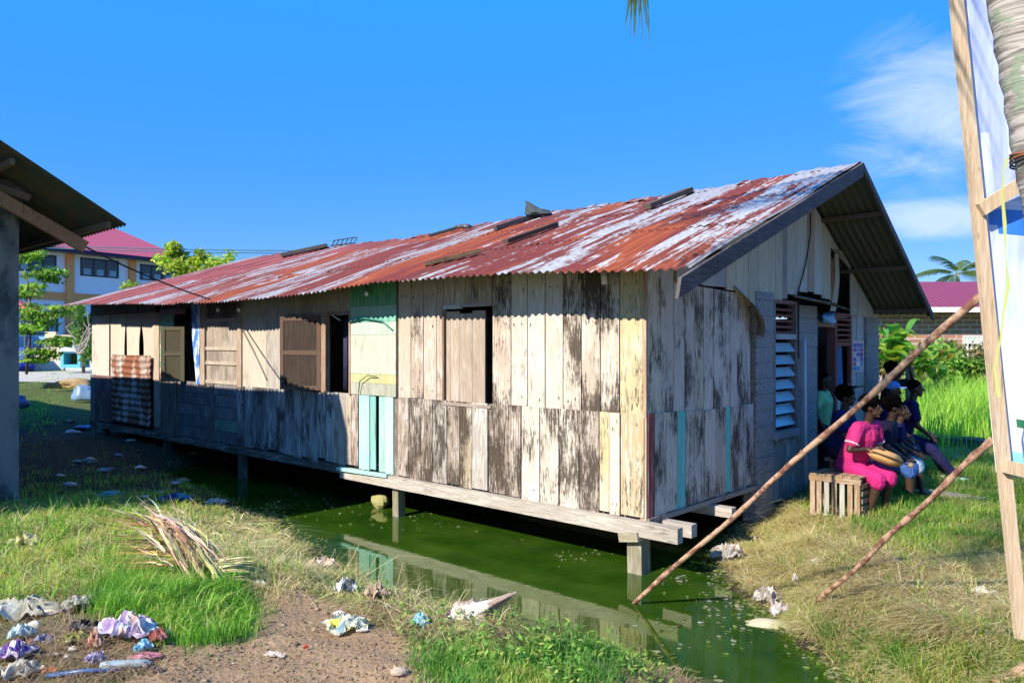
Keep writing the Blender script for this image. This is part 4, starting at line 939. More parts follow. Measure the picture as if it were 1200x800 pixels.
wn = m.build('window', M['clean'], bh); m = MB(); m.box(a+.05, b-.05, .12, .15, wz[0], wz[1]); m.build('pane', M['darkglass'], wn)
m = MB(); m.box(a+t, b-t, -.01, .05, wz[1]-.27, wz[1]-.05, (.5, .6, .5)); m.build('vent_block', M['clean'], wn)
# culvert, plank on the right
def gbeam(name, pa, pb, w_, h_, label, cat, col, mat='wood_soft', lift=.0, group=None):
    c = (pa+pb)/2; m = MB(); m.beam(pa-c, pb-c, w_, h_, col); o = m.build(name, M[mat], None, loc=c+Vector((0, 0, lift))); return tag(o, label, cat, group)
pa, pb = at(1078, 514, 15.5), at(1160, 522, 14.5); gbeam('culvert_beam', pa, pb, .5, .22, 'long grey concrete beam at the edge of the tall grass', 'beam', (.36, .34, .28), 'concrete')
gbeam('culvert_beam', at(1080, 532, 15.2)-Vector((0, 0, .1)), at(1155, 541, 14.3)-Vector((0, 0, .1)), .4, .38, 'dark lower slab beneath the grey concrete beam', 'slab', (.07, .07, .06), 'plain')
gbeam('loose_plank', ground_at(1072, 578)+Vector((0, 0, .04)), ground_at(1152, 590)+Vector((0, 0, .04)), .28, .05, 'weathered brown plank lying in the grass left of the banner post', 'plank', (.34, .26, .17, .4), 'wood_soft')
# ------------------------------------------------------------------ props, banner
def pole(name, a, b, ra, rb, label, knots, col):
    c = a; n = 26; pts = []; rad = []
    for i in range(n+1):
        t = i/n; p = a.lerp(b, t)+Vector((mn.noise(Vector((t*4, 1, ra*90)))*.022, 0, mn.noise(Vector((t*4, 7, rb*50)))*.025)); pts.append(p-c)
        r = ra+(rb-ra)*t; r *= 1+.22*mn.noise(Vector((t*22, 3, ra*30)))
        for k in knots: r *= 1+.30*math.exp(-((t-k)/.012)**2)
        rad.append(r)
    m = MB(); m.tube(pts, rad, 12, col+(.3,), jit=.06); 
    for k in knots[::2]:
        p = (a.lerp(b, k))-c; m.tube([p, p+Vector((random.uniform(-.02, .05), -.04, .07))], [ra*.6, ra*.3], 6, col+(.3,))
    o = m.build(name, M['wood_pole'], None, True, loc=c); return tag(o, label, 'pole')
M['wood_pole'] = m_sheet('peeled_branch', (.40, .26, .17), (.15, .065, .045), .50, .9, (1, 1, 1), 11)
pole('support_pole', at(743, 707, 6.95), at(1148, 348, 5.12), .018, .027, 'long knotty branch prop slanting out of the green water up to the banner frame', (.12, .2, .28, .37, .55, .63, .78, .9), (.4, .28, .2))
g = ground_at(946, 711); pole('support_pole', g-Vector((0, 0, .05)), at(1162, 516, 5.1), .017, .024, 'shorter branch prop from the dry grass bank up to the banner post', (.15, .33, .5, .62, .8), (.4, .28, .2))
YB = 5.0
bn = empty('banner_stand', tuple(at(1200, 748, YB)), 0, 'tall leaning banner of blue and white cloth on a raw timber frame', 'banner')
BO = Vector(bn.location); bl = lambda u, v, dy=0: at(u, v, YB+dy)-BO
tim = (.60, .45, .29, .12)
def fbeam(a, b, w_, t=.035): m = MB(); m.beam(a, b, w_, t, tim, up=(0, 1, 0)) if False else m.beam(a, b, t, w_, tim, up=(1, 0, 0)); return m
def flatbeam(a, b, w_, t):
    a = Vector(a); b = Vector(b); d = (b-a).normalized(); s = Vector((d.z, 0, -d.x)).normalized(); y = Vector((0, 1, 0)); m = MB(); q = []
    for p in (a, b): q.append([p-s*w_/2-y*t/2, p+s*w_/2-y*t/2, p+s*w_/2+y*t/2, p-s*w_/2+y*t/2])
    return m.hexa(q[0]+q[1], tim)
flatbeam(bl(1119, -14), bl(1197, 748), .074, .045).build('frame_post', M['wood_soft'], bn)
flatbeam(bl(1520, -40), bl(1560, 700), .088, .045).build('frame_post', M['wood_soft'], bn)
flatbeam(bl(1149, 246, -.045), bl(1330, 130, -.045), .085, .035).build('frame_brace', M['wood_soft'], bn)
flatbeam(bl(1178, 546, -.045), bl(1560, 640, -.045), .085, .035).build('frame_brace', M['wood_soft'], bn)
def m_banner():
    n = NT('banner_print_and_shade'); o = n.sep(); f = n.noise(1.2, n.mapv((1, 1, .7)), 3)
    base = n.mix(n.rng(f, .40, .62), (.66, .70, .84), (.36, .50, .84))
    n.bump(n.noise(1.5, n.mapv((2.5, 1, .5), rot=(0, R(20), 0)), 3), .6, .08)
    return n.fin(n.mix(n.math('SUBTRACT', 1., n.alpha()), base, n.col()), .45, .4)
M['banner'] = m_banner()
m = MB(); nxb, nzb = 40, 60; vs = []
for j in range(nzb+1):
    for i in range(nxb+1):
        s = i/nxb; t = j/nzb
        uu = (1110+(1167-1110)*t)*(1-s) + (1530+40*t)*s; vv = (-30+(553+30)*t)*(1-s) + (-50+(640+50)*t)*s
        vs.append(bl(uu, vv, .03+.02*math.sin(uu*.05+vv*.02)*s+.03*math.sin(uu*.03-vv*.013)*min(1, s*6)))
fs = []; cs = []
def pat(u, v):
    if u < 1112+(1170-1112)*(v/553)+12 : return (.80, .81, .84, 0.)
    if (u-1203)**2/50**2+(v-244)**2/31**2 < 1 and v > 243: return (.04, .20, .66, 0.)
    if 478 < v < 497 and abs(u-1200) < (v-476)*.45: return (.03, .16, .08, 0.)
    if v > 520+ (u-1170)*.35: return (.25, .62, .80, 0.)
    if v < 235 and ((u-1120)*.9-(v+40)*.15) % 70 < 26: return (.40, .48, .78, .0)  # slanted blue streaks: frond shadows painted into the cloth colour
    return (.7, .7, .8, 1.)
for j in range(nzb):
    for i in range(nxb):
        a = j*(nxb+1)+i; fs.append((a, a+nxb+1, a+nxb+2, a+1)); p = vs[a]+BO; u_, v_ = px(p); cs.append(pat(u_+4, v_+4))
m.add(vs, fs); m.c = cs; m.build('banner_sheet', M['banner'], bn, True)
# ribbon and rope
tw = [(1196, 178), (1180, 187), (1176, 200), (1175, 230), (1177, 262), (1179, 300), (1181, 335), (1176, 370), (1172, 398), (1166, 430), (1170, 465)]
m = MB(); vs = []; pts = [at(u, v, 4.55) for u, v in tw]; c = pts[0]
for i, p in enumerate(pts): wv = .008*(1+.5*math.sin(i*2.2)); vs += [p-c-Vector((wv, 0, 0)), p-c+Vector((wv, .01*math.sin(i*3), 0))]
m.add(vs, [(2*i, 2*i+1, 2*i+3, 2*i+2) for i in range(len(pts)-1)], (.62, .66, .22)); tag(m.build('plastic_ribbon', M['leaf'], None, True, loc=c), 'yellow green plastic ribbon hanging from the trunk in front of the banner', 'ribbon')
# ------------------------------------------------------------------ palm at right
class Tri:
    def __init__(s): s.V = []; s.C = []; s.F = []
    def strip(s, p, q, side, w0, col, droop=.0, n=2, col2=None):
        """leaf strip from p to q, width vector side"""
        b = len(s.V); p = Vector(p); q = Vector(q)
        for i in range(n+1):
            t = i/n; c = p.lerp(q, t)-Vector((0, 0, droop*t*t)); w_ = w0*(1-.9*t*t) 
            s.V += [tuple(c-side*w_), tuple(c+side*w_)]
            cc = col if col2 is None else tuple(col[k]*(1-t)+col2[k]*t for k in range(3)); s.C += [cc, cc]
        for i in range(n):
            a = b+2*i; s.F += [(a, a+1, a+3), (a, a+3, a+2)]
    def build(s, name, mat, parent=None):
        return fastmesh(name, np.array(s.V), np.array(s.F), np.array(s.C)[:, :3], mat, parent)
def frond(T, pts, L, col, nl=46, hang=.5, w0=.022, seed=0, col2=None, stem=.03):
    """coconut frond: stem curve pts, leaflets of length L both sides"""
    r = random.Random(seed); pts = [Vector(p) for p in pts]; n = len(pts)-1
    def P(t): f = t*n; i = min(int(f), n-1); return pts[i].lerp(pts[i+1], f-i)
    for i in range(24):
        a, b = P(i/24), P((i+1)/24); d = (b-a).normalized(); sd_ = d.cross(Vector((0, 0, 1)));
        if sd_.length < .1: sd_ = Vector((1, 0, 0))
        sd_.normalize(); up_ = sd_.cross(d); w_ = stem*(1-.8*i/24); bb = len(T.V)
        for q in (a, b):
            for s_, u_ in ((-1, -.4), (1, -.4), (0, .6)): T.V.append(tuple(q+sd_*w_*s_+up_*w_*u_)); T.C.append((.30, .33, .10))
        for k in range(3): k2 = (k+1) % 3; T.F += [(bb+k, bb+k2, bb+3+k2), (bb+k, bb+3+k2, bb+3+k)]
    for i in range(nl):
        t = .12+.88*i/nl; p = P(t); d = (P(min(1, t+.02))-P(max(0, t-.02))).normalized(); sd_ = d.cross(Vector((0, 0, 1)))
        if sd_.length < .15: sd_ = Vector((1, 0, 0))
        sd_.normalize(); l = L*math.sin(math.pi*(.12+.82*t))**.6*r.uniform(.85, 1.1)
        for s_ in (-1, 1):
            dr = (sd_*s_*.75+d*.65+Vector((0, 0, -.1+r.uniform(-.1, .1)))).normalized(); c = tuple(q*r.uniform(.75, 1.25) for q in col)
            T.strip(p, p+dr*l, d*.9+Vector((0, 0, .2)), w0, c, hang*l, 3, col2)
def palm(name, base, top, r0, r1, label, nf=16, FL=3.4, seed=1, bend=.3, group=None, extra=None, col=(.075, .13, .025)):
    r = random.Random(seed); e = empty(name, base, 0, label, 'palm tree', group); L0 = Vector(top)-Vector(base); pts = []; rad = []
    n = 40
    for i in range(n+1):
        t = i/n; p = L0*t + Vector((bend*math.sin(t*math.pi)*.5, 0, 0)); pts.append(p); rad.append((r0+(r1-r0)*t**.7)*(1+.05*((i % 2)*2-1)*.5)+(.12*math.exp(-t*18) if r0 > .1 else 0))
    m = MB(); m.tube(pts, rad, 18); m.build('trunk', M['palmbark'], e, True)
    T = Tri(); hd = pts[-1]
    for k in range(nf):
        a = k*2.39996+r.uniform(-.2, .2); el_ = r.uniform(-.25, 1.15); d = Vector((math.cos(a), math.sin(a), 0)); ps = []
        for i in range(11):
            t = i/10; ps.append(hd + d*FL*t*math.cos(el_*(1-t*.5))*.95 + Vector((0, 0, FL*(math.sin(el_)*t - (.55+.25*r.random()*0)*t*t*(1.2-.3*el_)))))
        frond(T, ps, FL*.26, col, nl=int(46), hang=.45, w0=.02*FL/3.4*1.4, seed=seed*50+k, stem=.035*FL/3.4)
    for ps in (extra or []): frond(T, [Vector(q)-Vector(base) for q in ps], .75, col, nl=60, hang=.6, w0=.02, seed=99)
    T.build('crown', M['leaf'], e); return e
tp = []
def trunkpt(v, Y=4.3): u = np.interp(v, [0, 100, 200, 270], [1158, 1174, 1188, 1196]); return at(u, v, Y)
# trunk centre: left edge at the picture column above plus the radius
top = Vector((1.75, 4.6, 8.6)); pbase = Vector((3.72, 4.3, .35))
pe = empty('coconut_palm', pbase, 0, 'ringed grey palm trunk tied to the banner at the right edge', 'palm tree')
cps = [(3.72, 4.3, .35), (3.48, 4.3, 1.6), (3.06, 4.3, 3.0), (2.93, 4.3, 3.7), (2.83, 4.3, 4.27), (2.55, 4.35, 5.6), (2.2, 4.45, 7.1), (1.75, 4.6, 8.6)]
pts = []; 
for i in range(len(cps)-1):
    for t in np.linspace(0, 1, 8)[:-1]: pts.append(Vector(cps[i]).lerp(Vector(cps[i+1]), t)-pbase)
pts.append(Vector(cps[-1])-pbase); N_ = len(pts)
for _ in range(6): pts = [pts[0]]+[(pts[i-1]+pts[i]*2+pts[i+1])/4 for i in range(1, N_-1)]+[pts[-1]]
rad = [(.17-.05*i/N_)*(1+.035*(1 if (i % 2) else -1)) for i in range(N_)]
m = MB(); m.tube(pts, rad, 20, jit=.02); m.build('trunk', M['palmbark'], pe, True)
T = Tri(); hd = pts[-1]; r = random.Random(4)
for k in range(17):
    a = k*2.39996; el_ = r.uniform(-.1, 1.15); d = Vector((math.cos(a), math.sin(a), 0)); FL = 3.6
    ps = [hd + d*FL*(i/10)*math.cos(el_*(1-i/20))*.95 + Vector((0, 0, FL*(math.sin(el_)*i/10 - .5*(i/10)**2*(1.2-.3*el_)))) for i in range(11)]
    if any((lambda q: q.y > .3 and (lambda uv: -40 < uv[1] and -50 < uv[0] < 1250)(px(q)))(p_+pbase) for p_ in ps): continue
    frond(T, ps, .9, (.075, .13, .025), nl=46, hang=.35, w0=.026, seed=70+k)
frond(T, [Vector(p_)-pbase for p_ in ((1.75, 4.6, 8.6), (1.3, 3.9, 8.6), (.7, 3.2, 7.9), (.2, 2.9, 6.6), (-.1, 2.75, 5.7), (-.3, 2.6, 4.9))], .8, (.075, .13, .025), nl=60, hang=.4, w0=.03, seed=140)  # extra unseen frond, hung to cast shade on the right bank
q = [Vector(top), Vector((1.5, 4.9, 8.3)), Vector((1.2, 5.1, 7.2)), Vector((.98, 5.2, 6.2)), at(748, -80, 5.2)]
q = [p_-pbase for p_ in q]
for i in range(4):
    a, b = q[i], q[i+1]; T.strip(a, b, Vector((1, 0, 0)), .02, (.3, .33, .1), n=2)
e0 = q[-1]
for i in range(26):
    t = i/26; s_ = e0+Vector((random.uniform(-.03, .05), random.uniform(-.03, .03), random.uniform(-.02, .12))); tip = at(random.uniform(731, 764), random.uniform(25, 66) - (0 if i % 3 else 30), 5.2)-pbase
    T.strip(s_, tip, Vector((.9, .3, 0)), .010, (random.uniform(.09, .2), random.uniform(.17, .24), .03), n=4, col2=(.14, .20, .04))
T.build('crown', M['leaf'], pe)
# rope around trunk
m = MB(); c = Vector((2.985, 4.3, CAMZ+217*4.3/900)); 
for k in range(4): m.tube([(.165*math.cos(t), .165*math.sin(t), -.02+.014*k+.012*math.sin(t*2+k)) for t in np.linspace(0, 2*math.pi, 25)], .006, 5, (.30, .10, .04) if k % 2 else (.05, .05, .04))
tag(m.build('rope', M['plain'], None, True, loc=c), 'thin rope wound round the palm trunk where the brace is tied', 'rope')
tag((lambda m: (m.tube([(0, 0, 0), (.35, -.1, .24)], [.055, .065], 14, (.42, .30, .2, .3)), m)[1])(MB()).build('log_end', M['wood_pole'], None, True, loc=ground_at(1168, 812)+Vector((0, 0, .04))), 'short brown log end poking up at the bottom right corner', 'log')
palm('distant_palm', tuple(at(1126, 420, 62)), tuple(at(1122, 322, 62)), .2, .12, 'distant coconut palm showing above the dark red roof', 15, 3.3, seed=3)
# ------------------------------------------------------------------ trees, bushes
def cloudleaf(T, c, r, n, ls, cols, seed, clumps=10, hollow=.5, droop=0):
    g = np.random.default_rng(seed); cl = g.normal(size=(clumps, 3)); cl /= np.linalg.norm(cl, axis=1)[:, None]; cl *= g.uniform(.35, .95, (clumps, 1)); cl *= np.array(r)
    cs_ = g.uniform(.65, 1.3, clumps); k = g.integers(0, clumps, n); P = cl[k] + g.normal(size=(n, 3))*np.array(r)*.21 + np.array(c)
    A = g.normal(size=(n, 3)); A /= np.linalg.norm(A, axis=1)[:, None]; B = np.cross(A, g.normal(size=(n, 3))); B /= np.linalg.norm(B, axis=1)[:, None]
    s1 = ls*g.uniform(.6, 1.3, (n, 1)); b = len(T.V); V = np.stack([P-A*s1, P+B*s1*.42, P+A*s1, P-B*s1*.42], 1).reshape(-1, 3)
    ci = g.integers(0, len(cols), n); C = np.array(cols)[ci]*cs_[k][:, None]*g.uniform(.75, 1.25, (n, 1))
    T.V += [tuple(q) for q in V]; T.C += [tuple(q) for q in np.repeat(C, 4, axis=0)]
    T.F += [f for i in range(n) for f in ((b+4*i, b+4*i+1, b+4*i+2), (b+4*i, b+4*i+2, b+4*i+3))]
def tree(name, base, h, parts, ls, cols, label, cat='tree', seed=1, tr=.1, n=2500, tcol=(.16, .12, .09)):
    e = empty(name, tuple(base), 0, label, cat); m = MB(); r = random.Random(seed)
    m.tube([(0, 0, -.2), (.05*h*r.uniform(-1, 1), 0, h*.4), (0, 0, h*.8)], [tr, tr*.8, tr*.4], 8, tcol)
    for c, rr in parts:
        s = Vector((0, 0, min(h*.55, c[2]*.6))); m.tube([s, s.lerp(Vector(c), .5)+Vector((0, 0, .1)), Vector(c)], [tr*.5, tr*.3, tr*.1], 6, tcol)
    m.build('trunk', M['plain'], e, True); T = Tri()
    for i, (c, rr) in enumerate(parts): cloudleaf(T, c, rr, n//len(parts), ls, cols, seed*31+i)
    T.build('crown', M['leaf'], e); return e
yg = [(.30, .38, .04), (.18, .30, .04), (.40, .42, .06)]; dg = [(.05, .12, .02), (.08, .17, .03), (.12, .2, .04)]; lg = [(.19, .33, .045), (.28, .40, .07), (.12, .24, .04)]
S_ = 28/900
b = at(31, 432, 28); tree('tiered_tree', b, 4.4, [((.1, 0, 4.1), (.65, .6, .42)), ((.5, 0, 3.4), (.9, .7, .3)), ((-.1, .2, 2.9), (.8, .8, .3)), ((.9, 0, 2.1), (1.1, .8, .28)), ((.1, .1, 1.65), (.9, .7, .32)), ((1.1, 0, 1.0), (.9, .6, .2)), ((.2, 0, .5), (.8, .6, .25))], .10, lg, 'slender tree with flat tiers of light green leaves in front of the school', seed=2, tr=.05, n=4200)
b = at(235, 400, 34); tree('feathery_tree', b, 4.3, [((-1.0, 0, 3.4), (.8, .8, .75)), ((0, 0, 3.0), (1.0, .9, .6)), ((1.0, 0, 3.3), (.8, .8, .65)), ((-1.2, 0, 4.1), (.35, .4, .35)), ((.9, 0, 2.6), (1.0, .9, .6)), ((-.2, 0, 3.7), (.4, .4, .3))], .13, yg, 'yellow green feathery tree rising behind the rusty roof', seed=5, tr=.08, n=3600)
b = at(157, 420, 30); tree('sapling', b, 2.8, [((-.1, 0, 2.75), (.4, .4, .35)), ((.3, 0, 2.45), (.35, .3, .25)), ((-.4, 0, 2.35), (.25, .25, .2))], .12, yg, 'thin sapling with pale leaves between school windows and roof end', seed=6, tr=.03, n=500)
b = at(98, 432, 36); tree('dark_garden_tree', b, 2.6, [((0, 0, 2.1), (.6, .6, .9)), ((.3, 0, 1.1), (.6, .6, .7))], .12, dg, 'dark leafy garden tree behind the teal shrine', seed=7, tr=.08, n=1500)
# bare pale twigs
m = MB(); r = random.Random(3)
for k in range(7):
    p = Vector((0, 0, 0)); pts = [p]
    for i in range(6): p = p+Vector((r.uniform(-.25, .28), 0, r.uniform(.05, .35))); pts.append(p)
    m.tube(pts, [.035-.004*i for i in range(7)], 5, (.42, .38, .32))
tag(m.build('bare_shrub', M['plain'], None, loc=at(92, 415, 27)), 'bare pale twiggy shrub beside the far house corner', 'shrub')
def broadleaf(name, base, n, L, cols, label, seed, up=1.0, w=.14, cat='plant'):
    r = random.Random(seed); T = Tri()
    for i in range(n):
        a = r.uniform(0, 6.28); e = r.uniform(.3, 1.3); d = Vector((math.cos(a)*math.cos(e), math.sin(a)*math.cos(e), math.sin(e))); h = r.uniform(.2, 1)*up
        p0 = Vector((r.uniform(-.25, .25), r.uniform(-.2, .2), h)); l = L*r.uniform(.6, 1.1); sd_ = d.cross(Vector((0, 0, 1))).normalized(); c = tuple(q*r.uniform(.7, 1.3) for q in r.choice(cols)); bb = len(T.V)
        for k in range(6):
            t = k/5; q = p0+d*l*t-Vector((0, 0, l*.55*t*t)); ww = w*L*math.sin(math.pi*min(1, .08+.92*t)); T.V += [tuple(q-sd_*ww+Vector((0, 0, ww*.3))), tuple(q), tuple(q+sd_*ww+Vector((0, 0, ww*.3)))]; T.C += [c]*3
        for k in range(5):
            for j in range(2): a_ = bb+3*k+j; T.F += [(a_, a_+1, a_+4), (a_, a_+4, a_+3)]
        T.strip(Vector((0, 0, 0)), p0+d*.05, Vector((1, 0, 0)), .02, (.15, .2, .05))
    e_ = empty(name, tuple(base), 0, label, cat); T.build('leaves', M['leaf'], e_); m = MB(); m.tube([(0, 0, -.1), (0, 0, up*.7)], [.06, .03], 7, (.2, .22, .08)); m.build('stem', M['plain'], e_, True); return e_
broadleaf('banana_plant', at(1048, 455, 18), 34, 1.0, [(.30, .38, .06), (.20, .32, .04), (.12, .25, .03)], 'pale banana like plant with drooping leaves beside the gable corner', 3, 1.3, .16)
broadleaf('broadleaf_plant', at(1078, 450, 19.5), 40, .62, [(.10, .24, .03), (.07, .18, .03), (.22, .34, .05)], 'deep green broadleaf plant right of the banana plant', 4, .9, .22)
broadleaf('broadleaf_plant', at(1098, 452, 20.5), 30, .55, [(.12, .26, .03), (.35, .16, .04), (.24, .34, .05)], 'broadleaf plant with some rusty orange leaves under the brick wall', 8, .8, .22)
tree('twiggy_shrub', at(1132, 452, 23), 1.0, [((-.4, 0, .8), (.8, .6, .6)), ((.5, 0, .7), (.8, .6, .55))], .09, [(.16, .14, .06), (.12, .14, .04), (.22, .17, .08)], 'dull olive brown shrub below the barred brick house window', 'shrub', 9, .04, 2400)
tree('small_shrub', at(1108, 452, 22.5), .9, [((0, 0, .7), (.7, .5, .6)), ((.5, .1, .5), (.5, .4, .4))], .10, [(.10, .22, .03), (.16, .30, .05), (.24, .34, .06)], 'low green shrub left of the olive brown shrub', 'shrub', 10, .04, 1200)
tree('dark_tree', at(1036, 452, 21), 2.0, [((-.3, 0, 1.0), (.7, .6, .7)), ((.4, .2, .7), (.8, .6, .5))], .10, [(.08, .14, .03), (.14, .2, .04), (.2, .16, .06)], 'leafy mixed bush behind the gable corner', 'bush', 11, .05, 2200)
T = Tri(); rr = np.random.default_rng(11)
for i in range(60):
    x = rr.uniform(-400, 400); y = rr.uniform(150, 260); 
    if -160 < x*200/y < 40 and False: continue
    cloudleaf(T, (x, y, 2.5), (9, 5, rr.uniform(3, 5)), 260, 1.1, dg, 100+i)
tag(T.build('far_woodland', M['leaf']), 'distant low belt of dark trees along the horizon', 'woodland', kind='stuff')
# ------------------------------------------------------------------ people
SK = (.058, .030, .019)
def remesh(mb, name, mat, parent, vox=.009, sm_=2):
    o = mb.build(name, mat, parent, True); md = o.modifiers.new('r', 'REMESH'); md.mode = 'VOXEL'; md.voxel_size = vox; md.use_smooth_shade = True
    s = o.modifiers.new('s', 'SMOOTH'); s.factor = .6; s.iterations = sm_
    dg_ = bpy.context.evaluated_depsgraph_get(); me = bpy.data.meshes.new_from_object(o.evaluated_get(dg_)); o.modifiers.clear(); old = o.data; o.data = me
    col = mb.c[0]; n = len(me.vertices)
    ca = me.color_attributes.get('Col') or me.color_attributes.new('Col', 'FLOAT_COLOR', 'POINT')
    if len(me.color_attributes) and ca.domain != 'POINT': me.color_attributes.remove(ca); ca = me.color_attributes.new('Col', 'FLOAT_COLOR', 'POINT')
    a = np.ones((n, 4), np.float32); a[:, :3] = col[:3]; ca.data.foreach_set('color', a.ravel())
    if not me.materials: me.materials.append(mat)
    return o
def cap(m, a, b, ra, rb, col):
    a = Vector(a); b = Vector(b); n = 6; d = (b-a); L = d.length; d = d/L; pts = []; rad = []
    for t in (-.95, -.6, -.2): pts.append(a+d*ra*t); rad.append(ra*math.sqrt(1-t*t))
    pts += [a.lerp(b, .33), a.lerp(b, .66)]; rad += [ra*.67+rb*.33, ra*.33+rb*.67]
    for t in (.2, .6, .95): pts.append(b+d*rb*t); rad.append(rb*math.sqrt(1-t*t))
    m.tube(pts, rad, 10, col)
def hand(m, w, d, side, col, s=1.):
    """w wrist, d pointing direction, side = thumb direction"""
    d = Vector(d).normalized(); side = Vector(side); side = (side-d*side.dot(d)).normalized(); nrm = d.cross(side)
    m.ell(Vector(w)+d*.045*s, (.03*s, .03*s, .045*s), 8, 6, col); cap(m, Vector(w), Vector(w)+d*.07*s, .024*s, .030*s, col)
    for i, (o_, l) in enumerate([(-.030, .060), (-.011, .075), (.010, .082), (.030, .072)]):
        b = Vector(w)+d*.075*s+side*o_*s; k = b+d*l*.5*s+nrm*.004*s; cap(m, b, k, .0105*s, .010*s, col); cap(m, k, k+(d*.8-nrm*.5).normalized()*l*.5*s, .0098*s, .008*s, col)
    t0 = Vector(w)+d*.03*s+side*.025*s; cap(m, t0, t0+(d+side*.9).normalized()*.055*s, .0125*s, .0095*s, col)
def person(pos, face, label, seat=.42, sc=1., lean=.1, top=(.4, .05, .15), legs=(.4, .05, .15), sleeves='short', short=True, hair='short', hairc=(.0025, .002, .002), stand=False, hands=None, feet=None, yaw=0., nod=0., cap_=None, shoe=(.06, .05, .05), headz=0., bulk=1.):
    e = empty('person', tuple(pos), face-math.pi/2, label, 'person', 'people sitting and standing at the front of the house')
    s = sc; hipz = (.86 if stand else seat+.09/s)*1.0
    if stand: hipz = .86*s
    else: hipz = seat+.09
    hip = Vector((0, 0, hipz)); ch = Vector((0, lean*s, hipz+.34*s)); sh = Vector((0, lean*1.3*s, hipz+.45*s)); nk = Vector((0, lean*1.45*s, hipz+.53*s)); hd = Vector((0, lean*1.6*s+.02, hipz+.67*s+headz))
    skin = SK; b = MB(); c = skin
    b.ell(hip, (.15*s*bulk, .12*s*bulk, .12*s), 12, 8, c); cap(b, hip, ch, .12*s*bulk, .13*s*bulk, c); b.ell(ch+Vector((0, 0, .02)), (.165*s*bulk, .11*s*bulk, .15*s), 12, 8, c)
    cap(b, sh, nk, .055*s, .05*s, c); cap(b, nk, hd, .052*s, .05*s, c)
    S_L = sh+Vector((-.165*s*bulk, 0, 0)); S_R = sh+Vector((.165*s*bulk, 0, 0)); cap(b, sh, S_L, .07*s, .06*s, c); cap(b, sh, S_R, .07*s, .06*s, c)
    # head with face
    rot = Matrix.Rotation(yaw, 3, 'Z') @ Matrix.Rotation(nod, 3, 'X')
    Hh = lambda x, y, z: hd + rot @ Vector((x*s, y*s, z*s))
    b.ell(Hh(0, -.005, .03), (.074*s, .092*s, .098*s), 16, 12, c, rot); b.ell(Hh(0, .030, -.035), (.052*s, .052*s, .062*s), 12, 8, c, rot)
    cap(b, Hh(0, .085, .015), Hh(0, .106, -.018), .010*s, .016*s, c); b.ell(Hh(0, .083, -.052), (.028*s, .014*s, .012*s), 10, 6, c, rot); b.ell(Hh(0, .066, -.088), (.024*s, .020*s, .016*s), 8, 6, c, rot)
    b.ell(Hh(0, .075, .046), (.050*s, .016*s, .010*s), 10, 6, c, rot)
    for k in (-1, 1): b.ell(Hh(.074*k, -.005, .0), (.012*s, .022*s, .032*s), 8, 6, c, rot)
    # arms
    hands = hands or ((-.12, .36, hipz+.06), (.12, .36, hipz+.06)); arms = []
    for k, (S0, Wp) in enumerate(((S_L, hands[0]), (S_R, hands[1]))):
        Wp = Vector(Wp); mid_ = (S0+Wp)/2; dist = (Wp-S0).length; L2 = max(dist/2+.005, .275*s); off = math.sqrt(max(0, L2*L2-(dist/2)**2))
        sg = -1 if k == 0 else 1; pv = Vector((sg*.6, -.25, -.8)); ax = (Wp-S0).normalized(); pv = (pv-ax*pv.dot(ax)).normalized(); E = mid_+pv*off; arms.append((S0, E, Wp))
        cap(b, S0, E, .050*s*bulk, .038*s, c); cap(b, E, Wp, .038*s, .025*s, c); hand(b, Wp, (Wp-E).normalized()+Vector((0, .2, -.1)), Vector((-sg, .2, .3)), c, s)
    # legs
    fe = feet or ((-.11, .42, 0), (.11, .42, 0)); LG = []
    for k, fpos in enumerate(fe):
        sg = -1 if k == 0 else 1; H0 = hip+Vector((sg*.085*s, 0, -.02)); A_ = Vector(fpos)+Vector((0, 0, .075*s)); dist = (A_-H0).length; l1 = .43*s; l2 = .41*s
        dist_c = min(dist, (l1+l2)*.995); ax = (A_-H0).normalized(); A_ = H0+ax*dist_c if dist > dist_c else A_; x = (l1*l1-l2*l2+dist_c**2)/(2*dist_c); h_ = math.sqrt(max(0, l1*l1-x*x)); pv = Vector((sg*.08, 1, .55)); pv = (pv-ax*pv.dot(ax)).normalized(); K = H0+ax*x+pv*h_
        LG.append((H0, K, A_)); cap(b, H0, K, .080*s*bulk, .055*s, c); cap(b, K, K.lerp(A_, .35), .053*s, .056*s, c); cap(b, K.lerp(A_, .35), A_, .056*s, .034*s, c)
        fd = Vector((sg*.18, 1, 0)).normalized(); hl = A_+Vector((0, -.03, -.035*s)); cap(b, hl, hl+fd*.10*s, .034*s, .036*s, c); cap(b, hl+fd*.09*s, hl+fd*.18*s-Vector((0, 0, .012)), .034*s, .022*s, c)
        for j in range(5): q = hl+fd*(.19-.012*j)*s-Vector((0, 0, .012))+Vector((-sg*(.028-.014*j)*s, 0, 0)); b.ell(q, (.010*s, .014*s, .010*s), 6, 5, c)
    body = remesh(b, 'body', M['skin'], e, .0085, 1)
    # clothes
    t = MB(); g = .012; cap(t, hip+Vector((0, 0, -.02)), ch, .135*s*bulk+g, .14*s*bulk+g, top); t.ell(ch+Vector((0, 0, .02)), (.18*s*bulk+g, .122*s*bulk+g, .155*s), 14, 10, top); cap(t, sh+Vector((0, 0, -.01)), S_L, .078*s, .068*s+g, top); cap(t, sh+Vector((0, 0, -.01)), S_R, .078*s, .068*s+g, top)
    for S0, E, Wp in arms:
        if sleeves == 'short': cap(t, S0, S0.lerp(E, .62), .060*s*bulk+g, .062*s*bulk+g, top)
        elif sleeves == 'long': cap(t, S0, E, .056*s+g, .046*s+g, top); cap(t, E, E.lerp(Wp, .9), .046*s+g, .034*s+g*.6, top)
    remesh(t, 'shirt', M['cloth'], e, .011, 2)
